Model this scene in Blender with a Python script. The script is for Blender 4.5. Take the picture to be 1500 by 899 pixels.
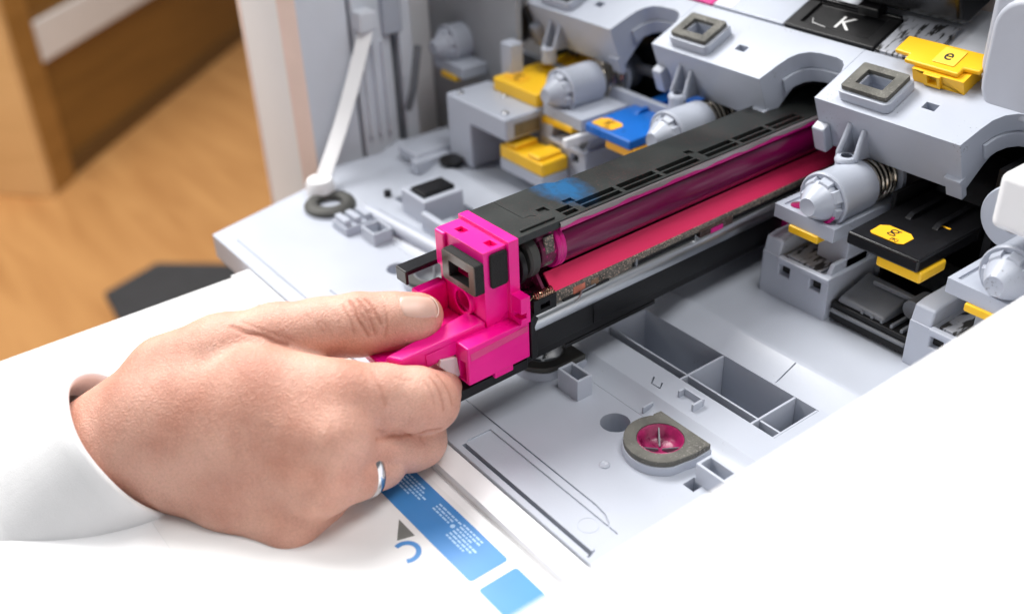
import bpy, bmesh, math, random
import numpy as np
from mathutils import Matrix, Vector

# ------------------------------------------------------------------ scene, camera, light
scene = bpy.context.scene
for o in list(bpy.data.objects):
    bpy.data.objects.remove(o, do_unlink=True)
COL = scene.collection
MM = 0.001

cam_data = bpy.data.cameras.new('camera')
cam = bpy.data.objects.new('camera', cam_data)
COL.objects.link(cam)
cam.matrix_world = Matrix(((0.60865948, -0.40554756, 0.68195661, 0.27589348),
                           (0.79270824, 0.34751349, -0.50084731, -0.17468468),
                           (-0.03387172, 0.84543808, 0.53299827, 0.26833526),
                           (0, 0, 0, 1)))
cam_data.sensor_width = 36.0
cam_data.lens = 36.3
cam_data.clip_start = 0.01
cam_data.clip_end = 30.0
cam_data.dof.use_dof = True
cam_data.dof.focus_distance = 0.425
cam_data.dof.aperture_fstop = 5.6
scene.camera = cam

world = bpy.data.worlds.new('World')
scene.world = world
world.use_nodes = True
world.node_tree.nodes['Background'].inputs[0].default_value = (0.93, 0.96, 1.0, 1)
world.node_tree.nodes['Background'].inputs[1].default_value = 0.17

def area(name, loc, target, size, energy, colour=(1, 1, 1), size_y=None):
    d = bpy.data.lights.new(name, 'AREA')
    d.energy = energy; d.color = colour; d.size = size
    if size_y:
        d.shape = 'RECTANGLE'; d.size_y = size_y
    o = bpy.data.objects.new(name, d); COL.objects.link(o)
    o.location = loc
    o.rotation_euler = (Vector(target) - Vector(loc)).to_track_quat('-Z', 'Y').to_euler()
    return o
area('key_light', (-0.55, 0.12, 0.84), (-0.10, 0.06, 0.03), 0.36, 8.2, (1.0, 0.995, 0.985))  # soft area key from the upper left
area('camera_side_light', (-0.66, -0.52, 0.62), (-0.24, 0.10, 0.03), 0.40, 4.4, (1.0, 0.99, 0.98))
area('left_wall_fill', (0.16, 0.20, 0.88), (-0.22, 0.12, 0.08), 0.35, 4.6, (1.0, 0.99, 0.98))  # added fill aimed at the inner left wall to brighten it
area('floor_fill', (-1.3, 0.0, 1.30), (-1.7, 0.5, -0.6), 1.0, 44.0, (1.0, 0.97, 0.93))  # added lamp that brightens the far floor and cabinet

scene.view_settings.view_transform = 'Standard'
scene.view_settings.look = 'None'
scene.view_settings.exposure = 0.0
scene.view_settings.gamma = 1.0

# ------------------------------------------------------------------ materials
MATS = {}
def mat(name, colour, rough=0.4, metal=0.0, bump=0.0, bscale=900, var=0.0, vscale=40, spec=0.5,
        coat=0.0, speck=0.0, speck_col=(0.02, 0.02, 0.02), speck_scale=500, sss=0.0, trans=0.0, aniso=None, smix=0.8):
    if name in MATS: return MATS[name]
    m = bpy.data.materials.new(name); m.use_nodes = True
    nt = m.node_tree; N = nt.nodes; L = nt.links
    b = N['Principled BSDF']
    b.inputs['Base Color'].default_value = (*colour, 1)
    b.inputs['Roughness'].default_value = rough
    b.inputs['Metallic'].default_value = metal
    b.inputs['Specular IOR Level'].default_value = spec
    b.inputs['Coat Weight'].default_value = coat
    b.inputs['Coat Roughness'].default_value = 0.12
    if trans: b.inputs['Transmission Weight'].default_value = trans
    if sss:
        b.inputs['Subsurface Weight'].default_value = sss
        b.inputs['Subsurface Radius'].default_value = (1, 0.4, 0.25)
        b.inputs['Subsurface Scale'].default_value = 0.002
    tc = N.new('ShaderNodeTexCoord')
    co = tc.outputs['Object']
    if aniso:
        mp = N.new('ShaderNodeMapping'); mp.inputs['Scale'].default_value = aniso
        L.new(co, mp.inputs['Vector']); co = mp.outputs['Vector']
    col_out = None
    if var:
        n = N.new('ShaderNodeTexNoise'); n.inputs['Scale'].default_value = vscale; n.inputs['Detail'].default_value = 6
        L.new(co, n.inputs['Vector'])
        r = N.new('ShaderNodeMapRange'); r.inputs['From Min'].default_value = 0.3; r.inputs['From Max'].default_value = 0.7
        r.inputs['To Min'].default_value = 1 - var; r.inputs['To Max'].default_value = 1 + var * 0.5
        L.new(n.outputs['Fac'], r.inputs['Value'])
        mx = N.new('ShaderNodeMix'); mx.data_type = 'RGBA'; mx.blend_type = 'MULTIPLY'; mx.inputs['Factor'].default_value = 1
        mx.inputs[6].default_value = (*colour, 1)
        L.new(r.outputs['Result'], mx.inputs[7]); col_out = mx.outputs[2]
        rr = N.new('ShaderNodeMapRange'); rr.inputs['To Min'].default_value = max(0.05, rough - 0.1); rr.inputs['To Max'].default_value = rough + 0.1
        L.new(n.outputs['Fac'], rr.inputs['Value']); L.new(rr.outputs['Result'], b.inputs['Roughness'])
    if speck:
        n1 = N.new('ShaderNodeTexNoise'); n1.inputs['Scale'].default_value = speck_scale; n1.inputs['Detail'].default_value = 3
        n2 = N.new('ShaderNodeTexNoise'); n2.inputs['Scale'].default_value = 45; n2.inputs['Detail'].default_value = 4
        L.new(co, n1.inputs['Vector']); L.new(co, n2.inputs['Vector'])
        ad = N.new('ShaderNodeMath'); ad.operation = 'MULTIPLY_ADD'
        L.new(n2.outputs['Fac'], ad.inputs[0]); ad.inputs[1].default_value = smix
        L.new(n1.outputs['Fac'], ad.inputs[2])
        rp = N.new('ShaderNodeMapRange'); rp.inputs['From Min'].default_value = 0.5 + 0.5 * smix + 0.32 - speck * 0.3; rp.inputs['From Max'].default_value = 0.5 + 0.5 * smix + 0.40 - speck * 0.3
        L.new(ad.outputs[0], rp.inputs['Value'])
        mx2 = N.new('ShaderNodeMix'); mx2.data_type = 'RGBA'
        L.new(rp.outputs['Result'], mx2.inputs['Factor'])
        if col_out: L.new(col_out, mx2.inputs[6])
        else: mx2.inputs[6].default_value = (*colour, 1)
        mx2.inputs[7].default_value = (*speck_col, 1); col_out = mx2.outputs[2]
    if col_out: L.new(col_out, b.inputs['Base Color'])
    if bump:
        n = N.new('ShaderNodeTexNoise'); n.inputs['Scale'].default_value = bscale; n.inputs['Detail'].default_value = 4
        L.new(co, n.inputs['Vector'])
        bp = N.new('ShaderNodeBump'); bp.inputs['Strength'].default_value = bump; bp.inputs['Distance'].default_value = 0.0003
        L.new(n.outputs['Fac'], bp.inputs['Height']); L.new(bp.outputs['Normal'], b.inputs['Normal'])
    MATS[name] = m
    return m

GREY = mat('grey_plastic', (0.42, 0.45, 0.52), 0.36, bump=0.12, var=0.05, vscale=30, speck=0.24, speck_col=(0.20, 0.20, 0.22), speck_scale=1100)
DECK = mat('deck_plastic', (0.44, 0.47, 0.535), 0.36, bump=0.10, var=0.05, vscale=25, speck=0.06, speck_col=(0.25, 0.25, 0.27), speck_scale=900)
DIRTY = mat('toner_dusted_grey_plastic', (0.42, 0.44, 0.49), 0.4, bump=0.15, var=0.10, vscale=60, speck=0.98, speck_col=(0.03, 0.03, 0.03), speck_scale=420, aniso=(1.0, 0.25, 0.25))
WALLG = mat('wall_grey_plastic', (0.66, 0.69, 0.75), 0.45, bump=0.06, var=0.06, vscale=20)
DARKG = mat('dark_grey_plastic', (0.16, 0.17, 0.19), 0.45, bump=0.1, var=0.15, vscale=30)
WHITE = mat('white_plastic', (0.84, 0.84, 0.85), 0.35, bump=0.08, var=0.03, vscale=14)
PAPER = mat('label_paper', (0.80, 0.80, 0.80), 0.5, var=0.03)
BLUEP = mat('blue_print', (0.05, 0.24, 0.58), 0.35, var=0.06, vscale=60)
PALEP = mat('pale_print', (0.45, 0.66, 0.90), 0.4)
GREYP = mat('grey_print', (0.16, 0.17, 0.16), 0.5)
BLACK = mat('black_plastic', (0.009, 0.009, 0.010), 0.38, spec=0.28, bump=0.25, bscale=1500, var=0.25, vscale=60)
BLACKG = mat('gloss_black_plastic', (0.007, 0.007, 0.008), 0.2, spec=0.35, bump=0.05, var=0.2, vscale=50)
VOID = mat('dark_interior', (0.008, 0.008, 0.009), 0.6, var=0.2)  # near-black colour puts deep shade into the openings and the printer's inside
PINK = mat('hot_pink_plastic', (0.90, 0.002, 0.275), 0.30, bump=0.08, bscale=1800, var=0.05, vscale=60, speck=0.03, speck_col=(0.9, 0.35, 0.5), speck_scale=1600)
PINKD = mat('toner_caked_plastic', (0.13, 0.006, 0.045), 0.65, bump=0.9, bscale=900, var=0.5, vscale=150, speck=1.0, speck_col=(0.55, 0.004, 0.18), speck_scale=600)
PINKB = mat('bright_toner_pink', (0.60, 0.006, 0.21), 0.35, bump=0.3, var=0.2, vscale=120)
FOAM = mat('black_foam', (0.016, 0.017, 0.017), 0.95, bump=1.0, bscale=1500, var=0.3, vscale=200, speck=0.22, speck_col=(0.10, 0.10, 0.10), speck_scale=1500)
GASK = mat('dusty_gasket_rubber', (0.115, 0.112, 0.098), 0.75, bump=0.6, bscale=1200, var=0.5, vscale=120, speck=0.75, speck_col=(0.19, 0.18, 0.165), speck_scale=1100, smix=0.5)
TAN = mat('tan_film', (0.11, 0.095, 0.08), 0.22, var=0.2, vscale=90)
DRUM = mat('drum_coating', (0.135, 0.002, 0.045), 0.20, bump=0.02, var=0.05, vscale=25, spec=0.5, aniso=(1, 0.03, 1))
BLADE = mat('red_blade', (0.84, 0.035, 0.135), 0.42, var=0.10, vscale=40, bump=0.06, spec=0.3, aniso=(1, 0.2, 1))
FELT = mat('dusty_felt', (0.13, 0.12, 0.105), 0.95, bump=1.0, bscale=1200, var=0.5, vscale=300, speck=0.9, speck_col=(0.40, 0.30, 0.24), speck_scale=1200, smix=0.2)
STEEL = mat('brushed_steel', (0.50, 0.52, 0.54), 0.28, metal=1.0, bump=0.08, var=0.08, vscale=30, aniso=(1, 0.05, 1))
FILM = mat('grey_film', (0.36, 0.31, 0.32), 0.25, metal=0.3, var=0.25, vscale=40, aniso=(1, 0.2, 1))
COPPER = mat('copper_wire', (0.62, 0.38, 0.26), 0.25, metal=1.0)
SPRING = mat('spring_wire', (0.50, 0.45, 0.38), 0.22, metal=1.0)
YELL = mat('yellow_plastic', (0.90, 0.52, 0.015), 0.33, bump=0.08, var=0.06)
LEVY = mat('lever_yellow_plastic', (0.92, 0.50, 0.01), 0.34, bump=0.08, var=0.06)
ORNG = mat('orange_sticker', (0.88, 0.45, 0.012), 0.45, var=0.06)
BLUE = mat('blue_plastic', (0.008, 0.13, 0.50), 0.30, bump=0.08, var=0.08, speck=0.25, speck_col=(0.003, 0.02, 0.09), speck_scale=120)
INK = mat('black_ink', (0.012, 0.012, 0.012), 0.5)
WINK = mat('white_ink', (0.78, 0.78, 0.78), 0.5)
RUBB = mat('dark_rubber', (0.055, 0.055, 0.05), 0.6, bump=0.3, var=0.3)
CLEAR = mat('milky_clear_plastic', (0.72, 0.62, 0.64), 0.3, sss=0.4)
SILVER = mat('ring_silver', (0.72, 0.72, 0.74), 0.15, metal=1.0)
SHIRT = mat('white_cotton', (0.82, 0.82, 0.83), 0.9, bump=0.5, bscale=2500, var=0.04, vscale=60)
PINKW = mat('pink_stained_insert', (0.36, 0.015, 0.11), 0.30, bump=0.3, var=0.6, vscale=160, speck=0.8, speck_col=(0.16, 0.05, 0.06), speck_scale=160)
MAT = mat('charcoal_mat_fibre', (0.035, 0.035, 0.038), 0.95, bump=0.6, bscale=400, var=0.2)

def housing_mat():
    m = mat('speckled_black_plastic', (0.022, 0.025, 0.024), 0.36, spec=0.32, bump=0.30, bscale=1700, var=0.3, vscale=55, speck=0.62, speck_col=(0.20, 0.06, 0.06), speck_scale=1500, smix=0.2)
    nt = m.node_tree; N = nt.nodes; L = nt.links; b = N['Principled BSDF']
    src = b.inputs['Base Color'].links[0].from_socket
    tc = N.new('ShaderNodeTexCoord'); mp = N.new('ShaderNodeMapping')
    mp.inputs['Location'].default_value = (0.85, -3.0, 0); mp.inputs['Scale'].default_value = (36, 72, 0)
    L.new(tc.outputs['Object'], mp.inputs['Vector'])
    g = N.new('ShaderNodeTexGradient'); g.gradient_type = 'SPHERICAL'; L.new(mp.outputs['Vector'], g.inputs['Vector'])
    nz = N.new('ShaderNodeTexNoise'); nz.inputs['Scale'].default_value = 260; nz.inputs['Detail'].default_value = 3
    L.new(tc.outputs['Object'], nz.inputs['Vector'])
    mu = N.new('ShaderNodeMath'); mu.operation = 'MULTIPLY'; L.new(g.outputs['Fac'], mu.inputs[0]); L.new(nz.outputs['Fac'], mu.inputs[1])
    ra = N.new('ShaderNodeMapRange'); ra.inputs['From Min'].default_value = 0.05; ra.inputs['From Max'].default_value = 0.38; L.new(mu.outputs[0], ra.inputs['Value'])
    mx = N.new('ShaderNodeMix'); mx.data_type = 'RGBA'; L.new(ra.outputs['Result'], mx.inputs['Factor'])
    L.new(src, mx.inputs[6]); mx.inputs[7].default_value = (0.008, 0.085, 0.21, 1)  # blue cartridge's reflection mixed into the housing colour as a soft patch
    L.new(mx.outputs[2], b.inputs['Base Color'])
    return m
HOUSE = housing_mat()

def wood(name, c1, c2, rough, scale, rot):
    m = bpy.data.materials.new(name); m.use_nodes = True
    nt = m.node_tree; N = nt.nodes; L = nt.links; b = N['Principled BSDF']; b.inputs['Roughness'].default_value = rough
    tc = N.new('ShaderNodeTexCoord'); mp = N.new('ShaderNodeMapping'); mp.inputs['Rotation'].default_value = rot; mp.inputs['Scale'].default_value = scale
    L.new(tc.outputs['Object'], mp.inputs['Vector'])
    n = N.new('ShaderNodeTexNoise'); n.inputs['Scale'].default_value = 3; n.inputs['Detail'].default_value = 8; n.inputs['Distortion'].default_value = 0.6
    L.new(mp.outputs['Vector'], n.inputs['Vector'])
    r = N.new('ShaderNodeValToRGB'); r.color_ramp.elements[0].position = 0.3; r.color_ramp.elements[1].position = 0.7
    r.color_ramp.elements[0].color = (*c1, 1); r.color_ramp.elements[1].color = (*c2, 1)
    L.new(n.outputs['Fac'], r.inputs['Fac']); L.new(r.outputs['Color'], b.inputs['Base Color'])
    return m
FLOORW = wood('oak_floor', (0.40, 0.19, 0.065), (0.52, 0.27, 0.10), 0.4, (1, 8, 1), (0, 0, 0.83))
CABW = wood('cabinet_veneer', (0.20, 0.095, 0.016), (0.27, 0.13, 0.024), 0.45, (1, 1, 8), (0, 0, 0.83))
CABL = wood('sunlit_end_veneer', (0.66, 0.40, 0.17), (0.76, 0.48, 0.22), 0.4, (1, 1, 6), (0, 0, 0.83))  # paler copy of the cabinet veneer, sunlight on the end put into the colour

def skin_material():
    m = bpy.data.materials.new('skin'); m.use_nodes = True
    nt = m.node_tree; N = nt.nodes; L = nt.links; b = N['Principled BSDF']
    b.inputs['Roughness'].default_value = 0.47; b.inputs['Specular IOR Level'].default_value = 0.4
    b.inputs['Subsurface Weight'].default_value = 0.22
    b.inputs['Subsurface Radius'].default_value = (1.0, 0.35, 0.2); b.inputs['Subsurface Scale'].default_value = 0.0022
    tc = N.new('ShaderNodeTexCoord')
    n1 = N.new('ShaderNodeTexNoise'); n1.inputs['Scale'].default_value = 45; n1.inputs['Detail'].default_value = 5
    n2 = N.new('ShaderNodeTexNoise'); n2.inputs['Scale'].default_value = 420; n2.inputs['Detail'].default_value = 5
    v = N.new('ShaderNodeTexVoronoi'); v.feature = 'DISTANCE_TO_EDGE'; v.inputs['Scale'].default_value = 850
    ds = N.new('ShaderNodeVectorMath'); ds.operation = 'MULTIPLY_ADD'; ds.inputs[1].default_value = (0.004, 0.004, 0.004)
    L.new(tc.outputs['Object'], n1.inputs['Vector']); L.new(tc.outputs['Object'], n2.inputs['Vector'])
    L.new(n2.outputs['Color'], ds.inputs[0]); L.new(tc.outputs['Object'], ds.inputs[2]); 
    mp = N.new('ShaderNodeMapping'); mp.inputs['Rotation'].default_value = (0.3, 0.5, 0.8); mp.inputs['Scale'].default_value = (1.0, 0.55, 1.0)
    L.new(ds.outputs[0], mp.inputs['Vector']); L.new(mp.outputs['Vector'], v.inputs['Vector'])
    r = N.new('ShaderNodeValToRGB')
    r.color_ramp.elements[0].position = 0.32; r.color_ramp.elements[0].color = (0.60, 0.285, 0.205, 1)
    r.color_ramp.elements[1].position = 0.68; r.color_ramp.elements[1].color = (0.76, 0.435, 0.335, 1)
    L.new(n1.outputs['Fac'], r.inputs['Fac'])
    at = N.new('ShaderNodeAttribute'); at.attribute_name = 'crease'
    mc = N.new('ShaderNodeMix'); mc.data_type = 'RGBA'; L.new(at.outputs['Fac'], mc.inputs['Factor'])
    L.new(r.outputs['Color'], mc.inputs[6]); mc.inputs[7].default_value = (0.40, 0.13, 0.075, 1)
    r2 = N.new('ShaderNodeMapRange'); r2.inputs['From Max'].default_value = 0.12; r2.inputs['To Min'].default_value = 0.86; r2.inputs['To Max'].default_value = 1.0
    L.new(v.outputs['Distance'], r2.inputs['Value'])
    mx = N.new('ShaderNodeMix'); mx.data_type = 'RGBA'; mx.blend_type = 'MULTIPLY'; mx.inputs['Factor'].default_value = 1
    L.new(mc.outputs[2], mx.inputs[6]); L.new(r2.outputs['Result'], mx.inputs[7]); L.new(mx.outputs[2], b.inputs['Base Color'])
    b1 = N.new('ShaderNodeBump'); b1.inputs['Strength'].default_value = 0.65; b1.inputs['Distance'].default_value = 0.0005
    L.new(v.outputs['Distance'], b1.inputs['Height'])
    b2 = N.new('ShaderNodeBump'); b2.inputs['Strength'].default_value = 0.45; b2.inputs['Distance'].default_value = 0.0005
    L.new(n2.outputs['Fac'], b2.inputs['Height']); L.new(b1.outputs['Normal'], b2.inputs['Normal']); L.new(b2.outputs['Normal'], b.inputs['Normal'])
    return m
SKIN = skin_material()
NAIL = mat('fingernail', (0.69, 0.44, 0.36), 0.40, var=0.05, vscale=200, sss=0.3)

# ------------------------------------------------------------------ builders (all lengths in mm)
PIV = {}
def ident(x, y, z): return (x, y, z)
TH = math.radians(23); CT = math.cos(TH); ST = math.sin(TH)
def H(x, u, w):                     # frame of the tilted head covers: u = back along the top, w = normal
    return (x, 198 + u * CT - w * ST, 96 + u * ST + w * CT)

class B:
    def __init__(s, f=ident): s.v = []; s.f = []; s.t = f
    def add(s, vs, fs):
        o = len(s.v); s.v += [s.t(*p) for p in vs]; s.f += [tuple(i + o for i in f) for f in fs]; return s
    def box(s, x0, x1, y0, y1, z0, z1):
        vs = [(x, y, z) for z in (z0, z1) for y in (y0, y1) for x in (x0, x1)]
        return s.add(vs, [(0, 2, 3, 1), (4, 5, 7, 6), (0, 1, 5, 4), (2, 6, 7, 3), (0, 4, 6, 2), (1, 3, 7, 5)])
    def hexa(s, lo, hi):            # two matching loops (bottom, top)
        n = len(lo)
        fs = [tuple(range(n))[::-1], tuple(range(n, 2 * n))] + [(i, (i + 1) % n, n + (i + 1) % n, n + i) for i in range(n)]
        return s.add(list(lo) + list(hi), fs)
    def prism(s, poly, ax, a, b):   # extrude a 2-D polygon along axis ax from a to b
        def P(p, c):
            return {'x': (c, p[0], p[1]), 'y': (p[0], c, p[1]), 'z': (p[0], p[1], c)}[ax]
        return s.hexa([P(p, a) for p in poly], [P(p, b) for p in poly])
    def lathe(s, prof, c, ax='y', n=32, closed=True):   # prof: (radius, along)
        vs = []; m = len(prof)
        for k in range(n):
            a = 2 * math.pi * k / n; ca, sa = math.cos(a), math.sin(a)
            for r, t in prof:
                p = {'y': (c[0] + r * ca, c[1] + t, c[2] + r * sa), 'z': (c[0] + r * ca, c[1] + r * sa, c[2] + t), 'x': (c[0] + t, c[1] + r * ca, c[2] + r * sa)}[ax]
                vs.append(p)
        fs = [(k * m + j, ((k + 1) % n) * m + j, ((k + 1) % n) * m + j + 1, k * m + j + 1) for k in range(n) for j in range(m - 1)]
        if closed:
            fs.append(tuple(k * m for k in range(n))[::-1]); fs.append(tuple(k * m + m - 1 for k in range(n)))
        return s.add(vs, fs)
    def cyl(s, c, r, a, b, ax='y', n=32): return s.lathe([(r, a), (r, b)], c, ax, n)
    def tube(s, path, r, n=8, caps=True, rb=None):
        path = [Vector(p) for p in path]; vs = []; m = len(path); prev = None
        for i, p in enumerate(path):
            t = (path[min(i + 1, m - 1)] - path[max(i - 1, 0)]).normalized()
            up = Vector((0, 0, 1)) if prev is None and abs(t.z) < 0.9 else (Vector((1, 0, 0)) if prev is None else prev)
            a = t.cross(up); a = a.normalized() if a.length > 1e-6 else t.orthogonal().normalized()
            b = a.cross(t).normalized(); prev = b
            for k in range(n):
                q = 2 * math.pi * k / n
                vs.append(tuple(p + a * (r * math.cos(q)) + b * ((rb or r) * math.sin(q))))
        fs = [(i * n + k, i * n + (k + 1) % n, (i + 1) * n + (k + 1) % n, (i + 1) * n + k) for i in range(m - 1) for k in range(n)]
        if caps: fs += [tuple(range(n))[::-1], tuple((m - 1) * n + k for k in range(n))]
        return s.add(vs, fs)
    def ribbon(s, pts, w, z0, z1):  # flat stroke in the xy plane, thickness z0..z1
        pts = [Vector((p[0], p[1])) for p in pts]; Lf = []; Rt = []
        for i, p in enumerate(pts):
            t = (pts[min(i + 1, len(pts) - 1)] - pts[max(i - 1, 0)]).normalized(); nn = Vector((-t.y, t.x)) * (w / 2)
            Lf.append(p + nn); Rt.append(p - nn)
        n = len(pts); vs = []
        for z in (z0, z1):
            vs += [(p.x, p.y, z) for p in Lf] + [(p.x, p.y, z) for p in Rt]
        fs = []
        for i in range(n - 1):
            fs += [(2*n+i, 3*n+i, 3*n+i+1, 2*n+i+1), (i, i+1, n+i+1, n+i), (i, 2*n+i, 2*n+i+1, i+1), (n+i, n+i+1, 3*n+i+1, 3*n+i)]
        fs += [(0, n, 3*n, 2*n), (n-1, 3*n-1, 4*n-1, 2*n-1)]
        return s.add(vs, fs)

def rrect(x0, x1, y0, y1, r, n=5):
    out = []
    for cx, cy, a0 in ((x1 - r, y0 + r, -90), (x1 - r, y1 - r, 0), (x0 + r, y1 - r, 90), (x0 + r, y0 + r, 180)):
        for k in range(n + 1):
            a = math.radians(a0 + 90 * k / n); out.append((cx + r * math.cos(a), cy + r * math.sin(a)))
    return out
def arc(cx, cy, r, a0, a1, n=12, ry=None):
    return [(cx + r * math.cos(math.radians(a0 + (a1 - a0) * k / n)), cy + (ry or r) * math.sin(math.radians(a0 + (a1 - a0) * k / n))) for k in range(n + 1)]

def tag(o, label=None, cat=None, group=None, kind=None):
    if label: o['label'] = label
    if cat: o['category'] = cat
    if group: o['group'] = group
    if kind: o['kind'] = kind
    return o
def thing(name, loc, label, cat, rotz=0.0, group=None):
    o = bpy.data.objects.new(name, None); COL.objects.link(o)
    o.empty_display_size = 0.01
    o.location = [c * MM for c in loc]; o.rotation_euler = (0, 0, rotz)
    PIV[o] = tuple(loc)
    return tag(o, label, cat, group)

def raw_mesh(name, b, piv=(0, 0, 0)):
    me = bpy.data.meshes.new(name)
    me.from_pydata([((x - piv[0]) * MM, (y - piv[1]) * MM, (z - piv[2]) * MM) for x, y, z in b.v], [], b.f)
    bm = bmesh.new(); bm.from_mesh(me)
    bmesh.ops.recalc_face_normals(bm, faces=bm.faces)
    bm.to_mesh(me); bm.free()
    return me

def mk(name, b, m, parent=None, bev=0.4, seg=2, cuts=None, smooth=40, kind=None, extra=None):
    piv = PIV.get(parent, (0, 0, 0)) if parent else (0, 0, 0)
    me = raw_mesh(name, b, piv)
    o = bpy.data.objects.new(name, me); COL.objects.link(o)
    if cuts:
        tmp = []
        for c in cuts:
            co = bpy.data.objects.new('cutter', raw_mesh('cutter', c, piv)); COL.objects.link(co); tmp.append(co)
            md = o.modifiers.new('cut', 'BOOLEAN'); md.operation = 'DIFFERENCE'; md.solver = 'EXACT'; md.object = co
            md.use_self = True
        dg = bpy.context.evaluated_depsgraph_get(); dg.update()
        nm = bpy.data.meshes.new_from_object(o.evaluated_get(dg))
        o.modifiers.clear(); o.data = nm; nm.name = name
        for co in tmp:
            cm = co.data; bpy.data.objects.remove(co, do_unlink=True); bpy.data.meshes.remove(cm)
        me = nm
    me.materials.clear(); me.materials.append(m)
    for p in me.polygons: p.use_smooth = True
    try: me.set_sharp_from_angle(angle=math.radians(smooth))
    except Exception: pass
    if bev:
        md = o.modifiers.new('bevel', 'BEVEL'); md.width = bev * MM; md.segments = seg; md.limit_method = 'ANGLE'
        md.angle_limit = math.radians(38); md.harden_normals = True
    if parent:
        o.parent = parent; PIV[o] = piv
    if kind: o['kind'] = kind
    return o

def text(name, s, size, f, m, parent, thick=0.15):   # f maps (x, y, z) in mm to the world
    cu = bpy.data.curves.new('t', 'FONT'); cu.body = s; cu.size = size; cu.extrude = thick / 2; cu.align_x = 'CENTER'; cu.align_y = 'CENTER'
    ob = bpy.data.objects.new('t', cu); COL.objects.link(ob)
    dg = bpy.context.evaluated_depsgraph_get(); dg.update()
    me = bpy.data.meshes.new_from_object(ob.evaluated_get(dg))
    bpy.data.objects.remove(ob, do_unlink=True); bpy.data.curves.remove(cu)
    b = B(f); b.add([tuple(v.co) for v in me.vertices], [tuple(p.vertices) for p in me.polygons])
    bpy.data.meshes.remove(me)
    return mk(name, b, m, parent, bev=0)

# ------------------------------------------------------------------ the printer
printer = thing('printer', (0, 0, -600), 'open grey office colour printer with its white front door folded down', 'printer')

def groove(pts, w=0.8, d=0.9):
    return B().ribbon(pts, w, -d, 2)
deck_b = B().prism([(-237, -4), (139, -4), (139, 66.9), (-256, 66.9)], 'z', -14, 0)
seam = [(-21, 17.1), (20, 17.1), (62, 17.1), (68, 16.4), (72.5, 14.4), (75.5, 11.5), (77.6, 7.5), (79, 3), (80.5, -2.6)]
deck = mk('deck', deck_b, DECK, printer, bev=0.5, cuts=[
    B().cyl((31, 55.5, 0), 6.3, -10, 3, 'z', 40), B().cyl((-136, 55, 0), 6.0, -10, 3, 'z', 32),
    B().prism(rrect(1, 79, 1.6, 13.6, 1.0), 'z', -0.9, 3), B().box(2, 80, -1.4, 0.5, -7, 3),
    B().prism([(75, 50), (80.5, 50), (80.5, 56), (75, 56)], 'z', -8, 3),
    groove(seam), groove([(-222, 4), (-160, 4), (-100, 4)], 0.7, 0.7), groove([(-21, 17.1), (-140, 17.1)], 0.7, 0.7)])
mk('moulding_dot', B().lathe([(0.2, 0), (2.0, 0), (2.2, 0.25), (1.6, 0.7), (1.0, 0.35), (0.1, 0.3)], (47.8, 34.5, 0.05), 'z', 24), DECK, deck, bev=0)
mk('moulding_ring', B().lathe([(4.0, 0), (4.0, 0.1), (3.8, 0.1), (3.8, 0)], (68, 8.5, -0.9), 'z', 32, False), DECK, deck, bev=0)

# rear base: cove, ledge, pockets, ramp, shelf
prof = [(67.1, -30), (67.1, -0.05), (69.5, 0.15), (72, 0.9), (74.5, 2.3), (77, 4.5), (121.8, 4.3), (134.4, 9.2), (136.6, 9.3), (140, 8), (300, 8), (300, -30)]
base = mk('rear_base', B().prism(prof, 'x', -262, 138.9), DECK, printer, bev=0.6, smooth=30, cuts=[B().box(-19, 82.4, 93, 120.3, -26, 20),
    B().ribbon([(22.6, 85.6), (25.4, 81.4), (30.2, 81.6), (28.0, 85.2)], 0.8, 2, 8),
    B().box(58.3, 58.9, 121, 134, 4.2, 20), B().box(-200, -140, 93, 120, -10, 20)])
def fin(x0, x1, y0, y1, z0, z1, m=DECK): return mk('rib', B().box(x0, x1, y0, y1, z0, z1), m, base, bev=0.25, seg=1)
fin(-18.9, 82.3, 97.6, 98.7, -26, 3.8)
fin(30.0, 31.2, 93.05, 120.2, -26, 4.2); fin(69.7, 70.9, 93.05, 120.2, -26, 4.4); fin(81.2, 82.3, 93.05, 120.2, -26, 4.4)
fin(74.5, 75.7, 98.75, 104, -26, -6)
mk('ledge_clip', B().box(39, 50.5, 86, 87.2, 3, 8.0).box(49.3, 50.5, 80.5, 86, 0.5, 7.9).box(39, 40.2, 83, 86, 3, 7.9), DECK, base, bev=0.25)
mk('ledge_clip', B().box(33.5, 34.4, 68, 74, 0, 3.4), DECK, base, bev=0.25)
mk('toner_smudge_rib', B().box(52, 68, 117.2, 118.6, -26, -18), DIRTY, base, bev=0.2)

# square hollow posts
def post(x0, x1, y0, y1, h):
    mk('hollow_post', B().box(x0, x1, y0, y1, -0.1, h), DECK, deck, bev=0.35, cuts=[B().box(x0 + 1.3, x1 - 1.3, y0 + 1.3, y1 - 1.3, 1.5, h + 5)])
post(-2.8, 10.4, 52.8, 61.0, 10.2); post(76.8, 91, 54.5, 62.5, 9.2); post(-178, -164, 58, 70, 7.5)

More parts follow.
